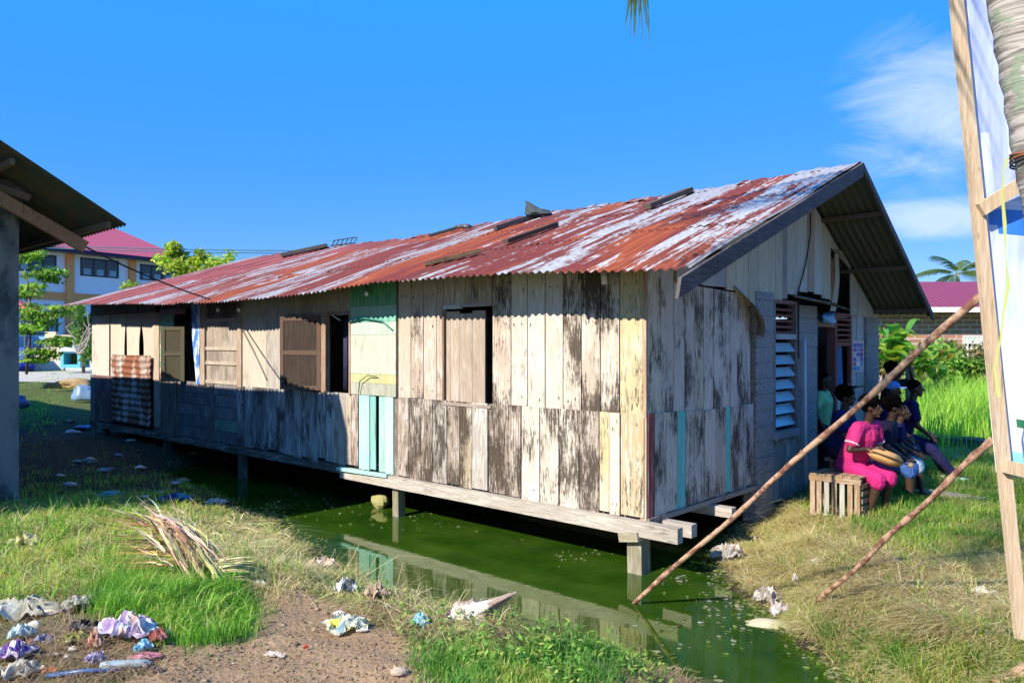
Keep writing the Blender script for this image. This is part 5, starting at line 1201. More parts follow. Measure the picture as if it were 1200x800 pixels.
    p = MB(); p.ell(hip+Vector((0, 0, -.02)), (.165*s*bulk+g, .135*s*bulk+g, .12*s), 12, 8, legs)
    for H0, K, A_ in LG:
        cap(p, H0, K.lerp(H0, .0 if short else 0), .092*s*bulk+g, .074*s+g, legs)
        if not short: cap(p, K, A_.lerp(K, .08), .070*s+g, .052*s+g, legs)
        else: cap(p, K.lerp(H0, .1), K.lerp(A_, .10), .075*s+g, .078*s+g, legs)
    remesh(p, 'shorts' if short else 'trousers', M['cloth'], e, .011, 2)
    if hair:
        hm = MB()
        if hair == 'short': hm.ell(Hh(0, -.02, .055), (.082*s, .094*s, .088*s), 14, 10, hairc, rot, .06)
        elif hair == 'curly':
            hm.ell(Hh(0, -.03, .06), (.105*s, .115*s, .105*s), 14, 10, hairc, rot, .2)
            for j in range(40):
                a, c_ = random.uniform(0, 6.28), random.uniform(-.1, 1); r_ = math.sqrt(max(0, 1-c_*c_)); q = (math.cos(a)*r_*.10, math.sin(a)*r_*.11-.03, c_*.10+.06)
                if q[1] < .055 or q[2] > .12: hm.ell(Hh(*q), (.028*s,)*3, 6, 5, hairc)
        elif hair == 'bun': hm.ell(Hh(0, -.025, .05), (.083*s, .095*s, .085*s), 14, 10, hairc, rot, .06); hm.ell(Hh(0, -.12, .06), (.05*s, .045*s, .05*s), 10, 8, hairc, rot, .1)
        remesh(hm, 'hair', M['hair'], e, .009, 1)
    for k in (-1, 1):
        em = MB(); em.ell(Hh(.029*k, .079, .026), (.0125*s, .007*s, .008*s), 10, 8, (.28, .25, .22), rot); ey = em.build('eye', M['gloss'], e, True)
        pm = MB(); pm.ell(Hh(.029*k, .086, .026), (.005*s, .003*s, .006*s), 8, 6, (.01, .01, .01), rot); pm.build('pupil', M['gloss'], ey, True)
    if cap_:
        cm = MB(); cm.ell(Hh(0, -.01, .075), (.092*s, .104*s, .075*s), 16, 10, cap_, rot); cm.ell(Hh(0, .115, .062), (.072*s, .07*s, .010*s), 14, 6, cap_, rot); remesh(cm, 'cap', M['cloth'], e, .006, 1)
    if shoe:
        for k, (H0, K, A_) in enumerate(LG):
            sg = -1 if k == 0 else 1; fd = Vector((sg*.18, 1, 0)).normalized(); hl = A_+Vector((0, -.035, -.06*s)); sm_ = MB(); rt = Matrix.Rotation(-sg*.18, 3, 'Z'); sm_.ell(hl+fd*.09*s, (.048*s, .135*s, .018*s if short else .04*s), 12, 6, shoe, rt); sm_.build('sandal' if short else 'shoe', M['cloth'], e, True)
    return e, dict(arms=arms, hip=hip, ch=ch, sh=sh, hd=hd, LG=LG)
def wpos(ex, sy, z=None): p = loc2w(ex, sy, 0); p.z = Hs(p.x, p.y) if z is None else z; return p
def loc_at(u, Y): return ((u-600)/F*Y, Y)
def ppos(u, Y): x, y = loc_at(u, Y); return Vector((x, y, Hs(x, y)))
DX = math.atan2(EX.y, EX.x)      # facing straight out of the gable
# slatted crate
cp_ = ppos(986, 8.95); CH = .47
ce = empty('slatted_crate', tuple(cp_), R(-43), 'wooden slatted crate used as a seat under the woman in pink', 'crate')
wdc = (.30, .19, .10); wdg = (.40, .38, .34)
hw, hd_ = .28, .22
for (x, y) in ((-hw, -hd_), (hw-.06, -hd_), (-hw, hd_-.05), (hw-.06, hd_-.05)):
    m = MB(); m.box(x, x+.06, y, y+.05, 0, CH-.06, pw(wdc)+(.3,)); m.build('corner_post', M['wood_soft'], ce)
for y0 in (-hd_, hd_-.05): m = MB(); m.box(-hw-.01, hw+.01, y0-.004, y0+.054, CH-.06, CH, wdc+(.3,)); m.build('rail', M['wood_h'], ce); m = MB(); m.box(-hw+.06, hw-.06, y0+.005, y0+.04, 0, .04, wdc+(.3,)); m.build('rail', M['wood_h'], ce)
for i in range(5):
    x = -hw+.082+i*.087; c = wdg if i in (1, 3) else wdc
    m = MB(); m.box(x, x+.055, -hd_-.012, -hd_+.004, .02, CH-.065, pw(c, .1)+(.25,)); m.build('slat', M['wood_soft'], ce)
for i in range(5):
    z = .03+i*.083; m = MB(); m.box(hw-.002, hw+.014, -hd_+.052, hd_-.05, z, z+.05, pw(wdc)+(.25,)); m.build('slat', M['wood_y'], ce)
for i in range(6):
    x = -hw+.0+i*.095; m = MB(); m.box(x, x+.085, -hd_-.01, hd_+.01, CH+.002, CH+.02, pw(wdc)+(.3,)); m.build('slat', M['wood_soft'], ce)
PINK = (.66, .035, .20)
fdir = R(-54)
pl, inf = person(ppos(996, 9.12), fdir, 'woman in bright pink top and shorts sitting on the slatted crate', seat=CH+.03, sc=1.0, lean=.16, top=PINK, legs=(.52, .022, .17), hair='curly', hands=((-.04, .34, CH+.33), (.08, .33, CH+.33)), feet=((-.10, .36, 0), (.12, .30, 0)), yaw=.15, bulk=1.12, shoe=(.05, .05, .05))
# button line and cuffs
m = MB(); 
for t in np.linspace(0, 1, 12): q = inf['ch'].lerp(inf['sh'], t)+Vector((.0, .145, -.04)); m.ell(q, (.006, .004, .012), 6, 5, (.15, .02, .06))
m.build('placket', M['cloth'], pl)
for S0, E, Wp in inf['arms']:
    q = S0.lerp(E, .72); d_ = (E-S0).normalized(); m = MB(); m.tube([q-d_*.008, q+d_*.006], [.083, .084], 16, (.7, .6, .62)); m.build('cuff', M['cloth'], pl, True)
# bags, hat
hc = Matrix.Rotation(fdir-math.pi/2, 4, 'Z') @ Vector((.03, .40, 0)); hp = ppos(996, 9.12)+Vector((hc.x, hc.y, CH+.24))
m = MB(); rt = Matrix.Rotation(R(18), 3, 'Y'); m.ell((0, 0, 0), (.20, .11, .08), 22, 14, (.52, .30, .12), rt, .10, 3); m.ell((.26, 0, -.08), (.035, .03, .03), 8, 6, (.55, .36, .18)); m.tube([(-.22, -.08, .10), (0, -.135, .03), (.2, -.10, -.06)], .008, 6, (.2, .1, .05))
tag(m.build('woven_bag', M['plain'], None, True, loc=hp+Vector((.05, 0, 0)), rz=R(-12)), 'tan woven bag shaped like a cushion held in the lap of the woman in pink', 'bag')
NV = (.022, .022, .10); 
q_, i2 = person(ppos(1024, 9.75), R(-34), 'person in dark blue shirt with white curved marks, just behind the pink woman', seat=.46, sc=.98, lean=.14, top=(.012, .012, .04), legs=(.05, .12, .35), hair='curly', yaw=.1, feet=((-.1, .40, 0), (.1, .42, 0)), short=True)
for (x, y, z, r_) in ((.09, .135, .30, .055), (.03, .15, .16, .05)):
    m = MB(); pts = [(x+r_*math.cos(a), lean_ , 0) for a, lean_ in ()]; pts = [Vector((x+r_*math.cos(a), y+i2['hip'].y+.02*math.sin(a)+.02, i2['hip'].z+z+r_*math.sin(a)*.8)) for a in np.linspace(.3, 4.6, 14)]; m.tube(pts, .018, 6, (.75, .75, .78)); m.build('shirt_mark', M['cloth'], q_, True)
person(ppos(983, 10.0), R(-40), 'person with rounded black hair in blue, mostly hidden behind the woman in pink', seat=.50, sc=1.0, lean=.05, top=(.012, .018, .12), legs=(.02, .02, .05), hair='curly', short=False)
person(ppos(1030, 10.9), R(-36), 'person in a purple shirt and blue cap, seated mid row', seat=.52, sc=1.02, lean=.10, top=(.06, .015, .10), legs=(.05, .06, .12), hair='short', cap_=(.16, .32, .72), yaw=-.2, short=True)
person(ppos(1040, 10.35), R(-30), 'child in a navy shirt with light shorts looking to the right', seat=.42, sc=.86, lean=.12, top=(.014, .012, .075), legs=(.42, .58, .62), hair='bun', yaw=.1, feet=((-.08, .38, 0), (.12, .42, 0)))
person(ppos(1052, 11.7), R(-18), 'man in navy shirt and trousers with one leg stretched out and pale green sneakers', seat=.50, sc=1.08, lean=.13, top=(.015, .014, .085), legs=(.012, .012, .065), hair='short', short=False, feet=((-.02, .66, 0), (.16, .72, 0)), yaw=-.05, shoe=(.35, .62, .52), hands=((-.02, .40, .66), (.12, .42, .62)))
person(ppos(1041, 12.7), R(-45), 'person in black standing at the back with a hand raised near the face', stand=True, sc=1.0, lean=.04, top=(.015, .02, .025), legs=(.01, .01, .015), hair='curly', short=False, hands=((-.10, .30, 1.55), (.30, .38, 1.62)), feet=((-.1, .02, 0), (.1, .03, 0)), sleeves='short')
dp = loc2w(-.10, on_G(962, 450, -.06)[0], .30)
person(dp, DX+R(8), 'person in a light green top looking out from inside the dark doorway', stand=True, sc=.97, lean=.05, top=(.26, .62, .30), legs=(.02, .02, .03), hair='short', short=False, hands=((-.16, .12, .80), (.2, .10, .82)), feet=((-.1, .0, 0), (.1, .0, 0)), yaw=-.1, bulk=1.2)
def bench(a, b, z, label):
    c = (a+b)/2; e = empty('wooden_bench', tuple(c), math.atan2(b.y-a.y, b.x-a.x), label, 'bench'); L = (b-a).length
    m = MB(); m.box(-L/2, L/2, -.14, .14, z-.04, z, (.16, .12, .08, .4)); m.build('seat', M['wood_h'], e)
    for x in (-L/2+.1, L/2-.18):
        for y in (-.12, .07): m = MB(); m.box(x, x+.07, y, y+.05, -.1, z-.04, (.14, .10, .07, .4)); m.build('leg', M['wood_soft'], e)
pa = ppos(979, 10.0); pb = ppos(1050, 11.75); bench(pa, pb, .49, 'dark low bench along the gable wall under the seated people')
crumple('hanging_cloth', loc2w(.10, (YG_(953)+YG_(974))/2, zG(962, 375)), (.07, .26, .13), M['gloss'], (.10, .30, .55), 'blue crumpled plastic stuffed above the doorway', 'bag', 12, amp=.4, rz=HROT)
# slender post behind the people
m = MB(); m.box(-.05, .05, -.05, .05, -.2, 1.55, (.24, .18, .10, .4)); tag(m.build('porch_post', M['wood_soft'], None, loc=ppos(1066, 13.6)), 'thin timber post standing behind the people at the edge of the grass', 'post')

# ------------------------------------------------------------------ litter
LG_ = 'scraps of rubbish lying on the near bank'
def scrap(name, c, L, Wd, h, col, label, cat, seed, group, cols, mat, rz):
    n = 22; m = MB(); vs = []; cs = []; q0 = random.Random(seed)
    for j in range(n+1):
        for i in range(n+1):
            a, b = i/n*2-1, j/n*2-1; q = Vector((a*1.1, b*1.1, seed*3.3))
            rr_ = 1+.45*mn.noise(q*1.2+Vector((9, 0, 0))); fold = abs(mn.noise(q*1.5)); cr = abs(mn.noise(q*3.7+Vector((0, 5, 0)))); fine_ = abs(mn.noise(q*8.+Vector((0, 5, 3))))
            z = h*(1.9*(.55-fold*1.5)*max(0, 1.15-a*a-b*b*.6) + .8*(.4-cr) + .30*(.3-fine_))
            k = 1-.28*abs(a*b)
            vs.append(Vector((L*(a*rr_*k+.25*mn.noise(q*1.9)), Wd*(b*rr_*k+.35*mn.noise(q*2.1+Vector((3, 3, 3)))), max(z+h*.4, -.012))))
    for j in range(n):
        for i in range(n):
            a = j*(n+1)+i; u_ = mn.noise(Vector((i*.17, j*.17, seed)))
            m.add([vs[a], vs[a+1], vs[a+n+2], vs[a+n+1]], [(0, 1, 2, 3)], cols[0] if (cols and u_ > .10) else (cols[-1] if (cols and u_ < -.30) else col))
    # weld by rebuilding with shared vertices
    mc_ = m.c; m = MB(); m.v = [tuple(v_) for v_ in vs]; m.f = [(j*(n+1)+i, j*(n+1)+i+1, (j+1)*(n+1)+i+1, (j+1)*(n+1)+i) for j in range(n) for i in range(n)]; m.c = mc_
    o = m.build(name, mat, None, False, loc=c, rz=rz); return tag(o, label, cat, group)
def lit(name, u, v, w_, h_, col, label, cat, seed, cols=None, mat='film', amp=.75, dp=.7, spike=None, group=LG_, rz=0):
    p = ground_at(u, v); k = p.y/F; c = p+Vector((0, 0, h_*k*.22))
    if name not in ('stone',) and spike is None: return scrap(name, p+Vector((0, 0, .012)), w_*k*.56, w_*k*.56*max(dp, .5), h_*k*.46, col, label, cat, seed, group, cols, M[mat], rz+random.Random(seed).uniform(-.4, .4))
    return crumple(name, c, (w_*k/2, w_*k/2*dp, h_*k*.42), M[mat], col, label, cat, seed, group, amp=amp, cols=cols, spike=spike, n=44, rz=rz)
WH = (.70, .70, .68)
lit('plastic_sheet', 34, 722, 80, 26, (.55, .55, .48), 'long pale grey crumpled plastic sheet at the left edge', 'sheet', 21, [(.36, .36, .28)], dp=.45)
lit('plastic_sheet', 92, 716, 34, 22, (.42, .40, .32), 'small dirty plastic fold beside the long grey sheet', 'sheet', 22, [(.2, .2, .14)])
lit('plastic_bag', 24, 752, 26, 26, (.45, .60, .62), 'small pale aqua bag upright near the left edge', 'bag', 23, [(.6, .72, .72)])
lit('stone', 40, 737, 16, 16, (.60, .58, .50), 'pale stone just behind the aqua bag', 'stone', 24, mat='plain', amp=.25)
lit('plastic_bag', 148, 752, 62, 40, (.72, .70, .72), 'largest white and violet crumpled bag on the rubbish patch', 'bag', 25, [(.42, .30, .50), (.65, .42, .36)])
lit('plastic_cup', 168, 764, 20, 18, (.20, .52, .66), 'crushed pale blue cup on the front of the white bag', 'cup', 26, [(.5, .7, .8)])
lit('plastic_bag', 128, 745, 30, 22, (.70, .70, .68), 'white bag lobe tucked behind the large bag', 'bag', 52, [(.5, .45, .5)])
lit('wrapper', 112, 764, 15, 34, (.42, .15, .08), 'rusty red upright wrapper left of the large white bag', 'wrapper', 27, [(.6, .4, .3)])
lit('wrapper', 186, 755, 22, 24, (.26, .07, .05), 'dark red wrapper at the right of the large white bag', 'wrapper', 28, [(.5, .2, .2)])
lit('wrapper', 197, 747, 13, 12, (.20, .42, .66), 'tiny light blue wrapper right of the dark red one', 'wrapper', 29)
lit('plastic_sheet', 88, 755, 34, 16, (.28, .27, .06), 'olive yellow curved plastic piece among the rubbish', 'plastic', 30)
lit('plastic_bag', 100, 740, 36, 15, (.02, .02, .025), 'black plastic bag flattened behind the red wrapper', 'bag', 31)
lit('plastic_sheet', 112, 780, 26, 20, (.45, .42, .58), 'violet white striped scrap in front of the rubbish patch', 'plastic', 32, [(.12, .10, .25)])
lit('wrapper', 170, 773, 34, 7, (.66, .25, .32), 'flat pink strip below the crushed cup', 'wrapper', 33, dp=.3)
lit('plastic_bag', 16, 774, 40, 26, (.26, .08, .42), 'purple and white bag at the bottom left edge', 'bag', 34, [(.6, .55, .66)])
lit('plastic_bag', 20, 794, 44, 22, (.55, .52, .42), 'cream crumpled bag in the bottom left corner', 'bag', 35, [(.3, .25, .2)])
lit('plastic_sheet', 52, 755, 22, 14, (.22, .22, .34), 'dark violet scrap between aqua bag and olive piece', 'plastic', 36)
lit('wrapper', 58, 790, 16, 8, (.62, .22, .08), 'small orange wrapper near the bottom left', 'wrapper', 37)
lit('stone', 86, 762, 12, 8, (.62, .60, .55), 'small white pebble before the olive piece', 'stone', 38, mat='plain', amp=.2)
lit('stone', 79, 770, 9, 6, (.66, .64, .60), 'tiny white pebble left of the violet scrap', 'stone', 39, mat='plain', amp=.2)
p = ground_at(150, 786); m = MB(); m.tube([(-.14, 0, 0), (-.10, 0, 0), (.05, .01, .0), (.09, .01, 0), (.105, .01, 0), (.12, .01, 0)], [.022, .026, .024, .022, .011, .011], 14, (.34, .42, .46)); tag(m.build('plastic_bottle', M['film'], None, True, loc=p+Vector((0, 0, .035)), rz=R(8)), 'clear crushed plastic bottle lying in front of the rubbish patch', 'bottle')
p = ground_at(100, 793); m = MB(); m.tube([(-.19, -.03, 0), (0, 0, .015), (.19, .04, 0)], .012, 8, (.06, .12, .26)); tag(m.build('plastic_tube', M['gloss'], None, True, loc=p+Vector((0, 0, .02))), 'thin blue tube lying at the bottom left', 'tube')
lit('plastic_packet', 408, 740, 46, 22, (.66, .68, .52), 'yellow and white flattened packet on the bare soil', 'packet', 40, [(.58, .55, .10), (.30, .45, .5)], dp=.75)
lit('rag', 545, 733, 50, 42, (.62, .56, .46), 'white cloth rag with a long pointed corner on the water edge', 'rag', 41, [(.35, .25, .2), (.2, .05, .2)], 'cloth', spike=(.26, .0, .14), amp=.8)
lit('wrapper', 541, 733, 14, 11, (.10, .08, .45), 'small blue and red wrapper poking from under the pointed rag', 'wrapper', 42, [(.5, .05, .12)])
lit('plastic_bag', 492, 738, 20, 22, (.12, .42, .46), 'small teal bag in the grass left of the pointed rag', 'bag', 43, [(.4, .6, .62)])
lit('rag', 442, 703, 28, 24, (.40, .30, .20), 'tan twisted rag on the near bank', 'rag', 44, mat='cloth')
lit('rag', 408, 697, 24, 24, (.12, .13, .13), 'dark grey and white twisted strip left of the tan rag', 'rag', 45, [(.55, .56, .58)], 'cloth')
lit('rag', 378, 668, 40, 22, (.42, .32, .22), 'faded brown cloth heap by the pond edge', 'rag', 46, [(.55, .45, .36)], 'cloth')
lit('rag', 362, 641, 34, 12, (.52, .46, .36), 'pale flat scrap at the very edge of the pond', 'rag', 47, mat='cloth')
lit('stone', 468, 790, 22, 14, (.42, .34, .25), 'tan stone on the bare soil at the bottom', 'stone', 48, mat='plain', amp=.2)
lit('wrapper', 305, 688, 16, 10, (.68, .66, .60), 'white scrap on the soil right of the withered palm frond', 'wrapper', 49)
lit('plastic_sheet', 30, 640, 30, 18, (.60, .54, .22), 'pale yellow plastic on the grass near the dark pillar', 'plastic', 50, [(.6, .56, .4)])
lit('wrapper', 358, 762, 6, 6, (.6, .03, .02), 'tiny bright red scrap on the bare soil', 'wrapper', 51)
lit('wrapper', 322, 770, 24, 5, (.55, .48, .42), 'thin pale shred on the bare soil left of the red scrap', 'wrapper', 55, dp=.3)
lit('rag', 205, 588, 40, 12, (.04, .06, .16), 'dark blue cloth heap at the shade edge behind the withered frond', 'rag', 53, [(.06, .22, .3), (.2, .1, .25)], 'cloth', group=None)
lit('plastic_sheet', 252, 592, 26, 10, (.58, .58, .56), 'white shredded plastic right of the dark blue cloth heap', 'plastic', 54, group=None)
RG2 = 'scraps on the far bank by the pond'
lit('rag', 853, 657, 44, 26, (.46, .42, .38), 'greyish white rag heap on the far water edge', 'rag', 61, [(.30, .26, .22)], 'cloth', group=RG2)
lit('plastic_bag', 915, 722, 26, 20, (.70, .68, .68), 'white bag beside the concrete slab on the far bank', 'bag', 62, [(.6, .5, .5)], group=RG2)
lit('rag', 900, 708, 34, 24, (.28, .24, .2), 'dark tangled rag behind the white bag on the far bank', 'rag', 63, [(.5, .46, .42)], 'cloth', group=RG2)
lit('plastic_sheet', 960, 662, 20, 10, (.66, .63, .56), 'small white scrap in the dry grass right of the rag heap', 'plastic', 64, group=RG2)
lit('plastic_sheet', 1152, 700, 28, 15, (.62, .60, .50), 'white torn scrap left of the banner post foot', 'plastic', 65, group=RG2, dp=.4)
lit('plastic_sheet', 932, 684, 7, 14, (.66, .63, .6), 'thin upright white scrap near the shorter prop foot', 'plastic', 66, group=RG2)
p = ground_at(912, 738); m = MB(); m.ell((0, 0, 0), (.30, .10, .05), 18, 10, (.42, .38, .28), bump=.25, seed=2); tag(m.build('concrete_slab', M['concrete_tan'] if 'concrete_tan' in M else M['plain'], None, True, loc=p+Vector((0, 0, .03)), rz=R(-14)), 'tan broken slab at the water edge of the far bank', 'slab')
p = ground_at(798, 772); m = MB(); m.tube([(0, 0, -.1), (.02, 0, .04), (.045, 0, .13)], [.035, .036, .048], 9, (.52, .46, .26, .2), jit=.15); tag(m.build('cut_stake', M['wood_soft'], None, False, loc=p), 'pale cut stake standing in the near bank by the water', 'stake')
random.seed(9)
for i in range(34):
    if i < 20: u, v = random.uniform(0, 230), random.uniform(715, 797)
    elif i < 28: u, v = random.uniform(380, 640), random.uniform(680, 745)
    else: u, v = random.uniform(860, 1100), random.uniform(630, 730)
    c, cn = random.choice([((.62, .60, .56), 'off white'), ((.40, .30, .20), 'tan'), ((.16, .12, .09), 'dark brown'), ((.20, .35, .5), 'bluish'), ((.55, .48, .4), 'cream'), ((.5, .2, .15), 'reddish')])
    place = 'among the rubbish patch at lower left' if i < 20 else ('on the near bank between soil and water' if i < 28 else 'in the dry straw of the far bank')
    lit('wrapper', u, v, random.uniform(5, 15), random.uniform(4, 9), c, 'tiny '+cn+' scrap '+place, 'rubbish', 200+i, group='tiny scraps littered about')
# long boards and debris in the shade by the far end
random.seed(5)
dcol = [(.30, .32, .42), (.42, .42, .42), (.15, .2, .4), (.30, .15, .08), (.5, .48, .44), (.10, .12, .1), (.05, .25, .25)]
for i in range(26):
    u = random.uniform(70, 300); v = random.uniform(505, 585) if u > 110 else random.uniform(480, 570)
    if v > 590-(0): continue
    w_ = random.uniform(8, 26); nm = random.choice(['wrapper', 'plastic_bag', 'rag'])
    c = random.choice(dcol); p = ground_at(u, v); k = p.y/F
    cn = {0: 'dull violet', 1: 'grey', 2: 'dark blue', 3: 'rusty brown', 4: 'off white', 5: 'blackish', 6: 'dark teal'}[dcol.index(c)]
    crumple(nm, p+Vector((0, 0, .02)), (w_*k*.5, w_*k*.4, w_*k*.16), M['gloss'], c, cn+' scrap of rubbish on the dark mud in the shade of the house', 'rubbish', 80+i, 'rubbish scattered on the shaded mud', n=16)
# ------------------------------------------------------------------ leaves floating on the pond
def flatbits(name, pts, cols, s0, s1, label, cat, z=.006, kind='stuff'):
    g = np.random.default_rng(5); V_ = []; F_ = []; C_ = []
    for (x, y, zz) in pts:
        s_ = g.uniform(s0, s1); a = g.uniform(0, 6.28); k = g.uniform(.35, .8); c = np.array(cols[g.integers(len(cols))])*g.uniform(.7, 1.2); b = len(V_)
        q = [(-1, 0), (-.5, k*.8), (.3, k), (1, .1), (.4, -k*.8), (-.5, -k*.6)]
        for px_, py_ in q: V_.append((x+s_*(px_*math.cos(a)-py_*math.sin(a)), y+s_*(px_*math.sin(a)+py_*math.cos(a)), zz+z+g.uniform(0, s_*.25))); C_.append(c)
        F_ += [(b, b+1, b+2), (b, b+2, b+3), (b, b+3, b+4), (b, b+4, b+5)]
    return tag(fastmesh(name, np.array(V_), np.array(F_), np.array(C_), M['leaf']), label, cat, kind=kind)
g = np.random.default_rng(8); pts = []
for (u, v, su, sv, n) in [(520, 600, 60, 9, 46), (680, 650, 22, 7, 26), (410, 590, 50, 8, 34), (480, 612, 30, 6, 16), (845, 690, 26, 20, 110), (800, 668, 22, 10, 40), (600, 632, 6, 3, 4), (780, 735, 26, 6, 14), (870, 722, 20, 16, 50), (380, 600, 30, 12, 30), (330, 590, 40, 8, 20), (830, 757, 30, 10, 12)]:
    for _ in range(n):
        uu, vv = g.normal(u, su), g.normal(v, sv)
        if vv < 560: continue
        p = onz(uu, vv, 0)
        if Hs(p.x, p.y) < .0: pts.append((p.x, p.y, 0))
flatbits('floating_leaves', pts, [(.22, .26, .08), (.28, .27, .18), (.14, .22, .04), (.34, .34, .30), (.14, .11, .05)], .008, .034, 'small leaves and scum specks floating on the green pond', 'leaves')
# duckweed fringe at the waterline: dense specks
pts = []
for _ in range(24000):
    x = g.uniform(-3.6, 3.6); y = g.uniform(3.4, 12)
    pts.append((x, y))
P_ = np.array(pts); d_ = sdist(P_[:, 0], P_[:, 1]); k = (d_ < .12) & (d_ > -.30) & (g.random(len(P_)) < np.exp(-np.abs(d_+.02)*9)); P_ = P_[k]; hz = H(P_[:, 0], P_[:, 1])
flatbits('shore_scum', [(a, b, max(0, c)) for (a, b), c in zip(P_, hz)], [(.20, .28, .05), (.30, .26, .12), (.12, .18, .03), (.36, .34, .2)], .012, .04, 'green and tan scum and leaf bits along the waterline', 'leaves')

# ------------------------------------------------------------------ grass
def blades(name, polys, N, h, w_, cols, label, lean=.35, flat=0., seed=1, mat='leaf', tuft=0, dens=None, seg=2, wmin=.03, edge=14.):
    g = np.random.default_rng(seed); XY = []
    for P, wt in polys:
        P = np.array(P, float); n = int(N*wt); lo_ = P.min(0); hi_ = P.max(0); got = 0
        while got < n:
            q = g.uniform(lo_, hi_, (n*2, 2)); q = q[inpoly(q[:, 0], q[:, 1], P)]; q = q+g.normal(size=q.shape)*np.array([edge, edge*.6])
            if tuft:
                q = q[::tuft][:max(1, n//tuft)]; q = np.repeat(q, tuft, 0)+g.normal(size=(len(q)*tuft, 2))*np.array([5., 2.5])*1.0
            z = np.full(len(q), .45); 
            for _ in range(5):
                k = (z-CAMZ)/(-(q[:, 1]-HZ)/F); x = (q[:, 0]-600)/F*k; y = k; z = .5*z+.5*np.maximum(0, H(x, y))
            ok = (sdist(x, y) > wmin) & (y > .8)
            if dens is not None: ok &= g.random(len(x)) < dens(x, y)
            XY.append(np.stack([x[ok], y[ok]], 1)); got += int(len(q))
            if len(q) == 0: break
    XY = np.concatenate(XY); n = len(XY); x, y = XY[:, 0], XY[:, 1]; z = H(x, y)-.005
    a = g.uniform(0, 2*math.pi, n); hh = h*g.uniform(.35, 1.35, n)*(.45+1.1*vnoise(x, y, 4.5, 1)); ln = lean*g.uniform(.3, 1.6, n); ww = w_*g.uniform(.6, 1.3, n)
    D = np.stack([np.cos(a), np.sin(a), np.zeros(n)], 1); Sd = np.stack([-np.sin(a+g.uniform(-1, 1, n)), np.cos(a), np.zeros(n)], 1)
    base = np.stack([x, y, z], 1); up_ = np.array([0, 0, 1.])
    hv = (1-flat)*hh; hor = hh*(ln+flat*1.0)
    Vs = []; ts = np.linspace(0, 1, seg+1)
    for t in ts[:-1]:
        c = base + up_*(hv*(t*(1.25-.25*t*1.0)))[:, None]*1.0 + D*(hor*t*t if not flat else hor*t)[:, None] + up_*(flat*.25*hh*np.sin(t*3.1))[:, None]
        wd = (ww*(1-.45*t))[:, None]; Vs += [c-Sd*wd, c+Sd*wd]
    tip = base + up_*(hv*(1-.25*ln*(1-flat)))[:, None] + D*hor[:, None] + up_*(flat*.05*hh)[:, None]
    Vs.append(tip); K = len(Vs); V_ = np.stack(Vs, 1).reshape(-1, 3); b = np.arange(n)*K; Fs = []
    for i in range(seg-1):
        o_ = 2*i; Fs += [np.stack([b+o_, b+o_+1, b+o_+3], 1), np.stack([b+o_, b+o_+3, b+o_+2], 1)]
    o_ = 2*(seg-1); Fs.append(np.stack([b+o_, b+o_+1, b+o_+2], 1)); Fc_ = np.concatenate(Fs)
    patch = (vnoise(x, y, 2.3, 2)*.6+vnoise(x, y, 7, 0)*.4); ci = np.clip((patch*1.5-.25+g.normal(0, .25, n))*len(cols), 0, len(cols)-1).astype(int)
    Cc = np.array(cols)[ci]*g.uniform(.7, 1.3, (n, 1)); Cc = np.repeat(Cc, K, 0)
    return tag(fastmesh(name, V_, Fc_, Cc, M[mat]), label, 'grass', kind='stuff')
GR = [(.07, .20, .02), (.11, .28, .03), (.16, .34, .04), (.24, .38, .06)]
YG2 = [(.12, .24, .03), (.22, .32, .03), (.36, .40, .05), (.46, .42, .10)]
DRY = [(.34, .27, .11), (.48, .40, .18), (.58, .50, .25), (.38, .40, .12)]
BR = [(.18, .11, .07), (.26, .17, .10), (.32, .24, .15)]
LUSH = [(120, 692), (155, 668), (225, 672), (275, 700), (288, 735), (235, 748), (170, 742), (120, 718)]
LW = [(-120, 600), (60, 592), (150, 590), (200, 640), (120, 700), (60, 705), (-120, 720)]
NB = [(500, 748), (560, 728), (640, 730), (720, 735), (780, 765), (820, 800), (820, 880), (560, 880), (505, 800), (480, 765)]
NB2 = [(320, 640), (370, 640), (470, 685), (560, 715), (590, 745), (500, 745), (455, 715), (380, 694), (300, 668)]
NE2 = [(200, 600), (330, 600), (370, 645), (330, 690), (270, 690), (220, 650)]
RB_ = [(830, 640), (870, 590), (960, 590), (1060, 600), (1250, 610), (1250, 760), (1120, 740), (960, 750), (880, 720), (845, 680)]
RBW = [(900, 745), (1000, 715), (1100, 730), (1260, 740), (1260, 900), (960, 900)]
RG_ = [(1040, 590), (1250, 585), (1250, 640), (1080, 650), (1000, 612)]
FAR = [(1062, 470), (1300, 470), (1300, 506), (1068, 506)]
MIDR = [(1000, 520), (1250, 520), (1250, 585), (1040, 600), (940, 600)]
MUD = [(20, 480), (110, 478), (330, 560), (330, 600), (150, 600), (20, 600)]
SH = [(20, 560), (260, 560), (330, 600), (200, 615), (20, 615)]
blades('lush_grass', [(LUSH, 1.)], 17000, .115, .0026, GR, 'tuft of bright green grass in front of the withered palm frond', .35, seed=1)
blades('bank_grass', [(NB, .70), (NB2, .10), (NE2, .05)], 30000, .055, .0030, [(.09, .22, .04), (.14, .30, .05), (.2, .34, .06), (.34, .36, .10)], 'short green grass along the near bank', .5, seed=2, tuft=5)
blades('weedy_grass', [(LW, .8), (SH, .2)], 21000, .075, .0034, YG2, 'yellow green weedy grass on the left', .6, seed=3, tuft=4)
blades('tall_field_grass', [(FAR, 1.)], 30000, .72, .011, [(.18, .36, .04), (.25, .44, .05), (.34, .48, .08)], 'tall sunlit field grass between the people and the brick house', .3, seed=4)
blades('verge_grass', [(MIDR, .55), (RG_, .45)], 20000, .13, .0045, [(.08, .2, .02), (.14, .28, .03), (.24, .34, .05), (.34, .34, .1)], 'short green grass around the loose plank on the right', .5, seed=5)
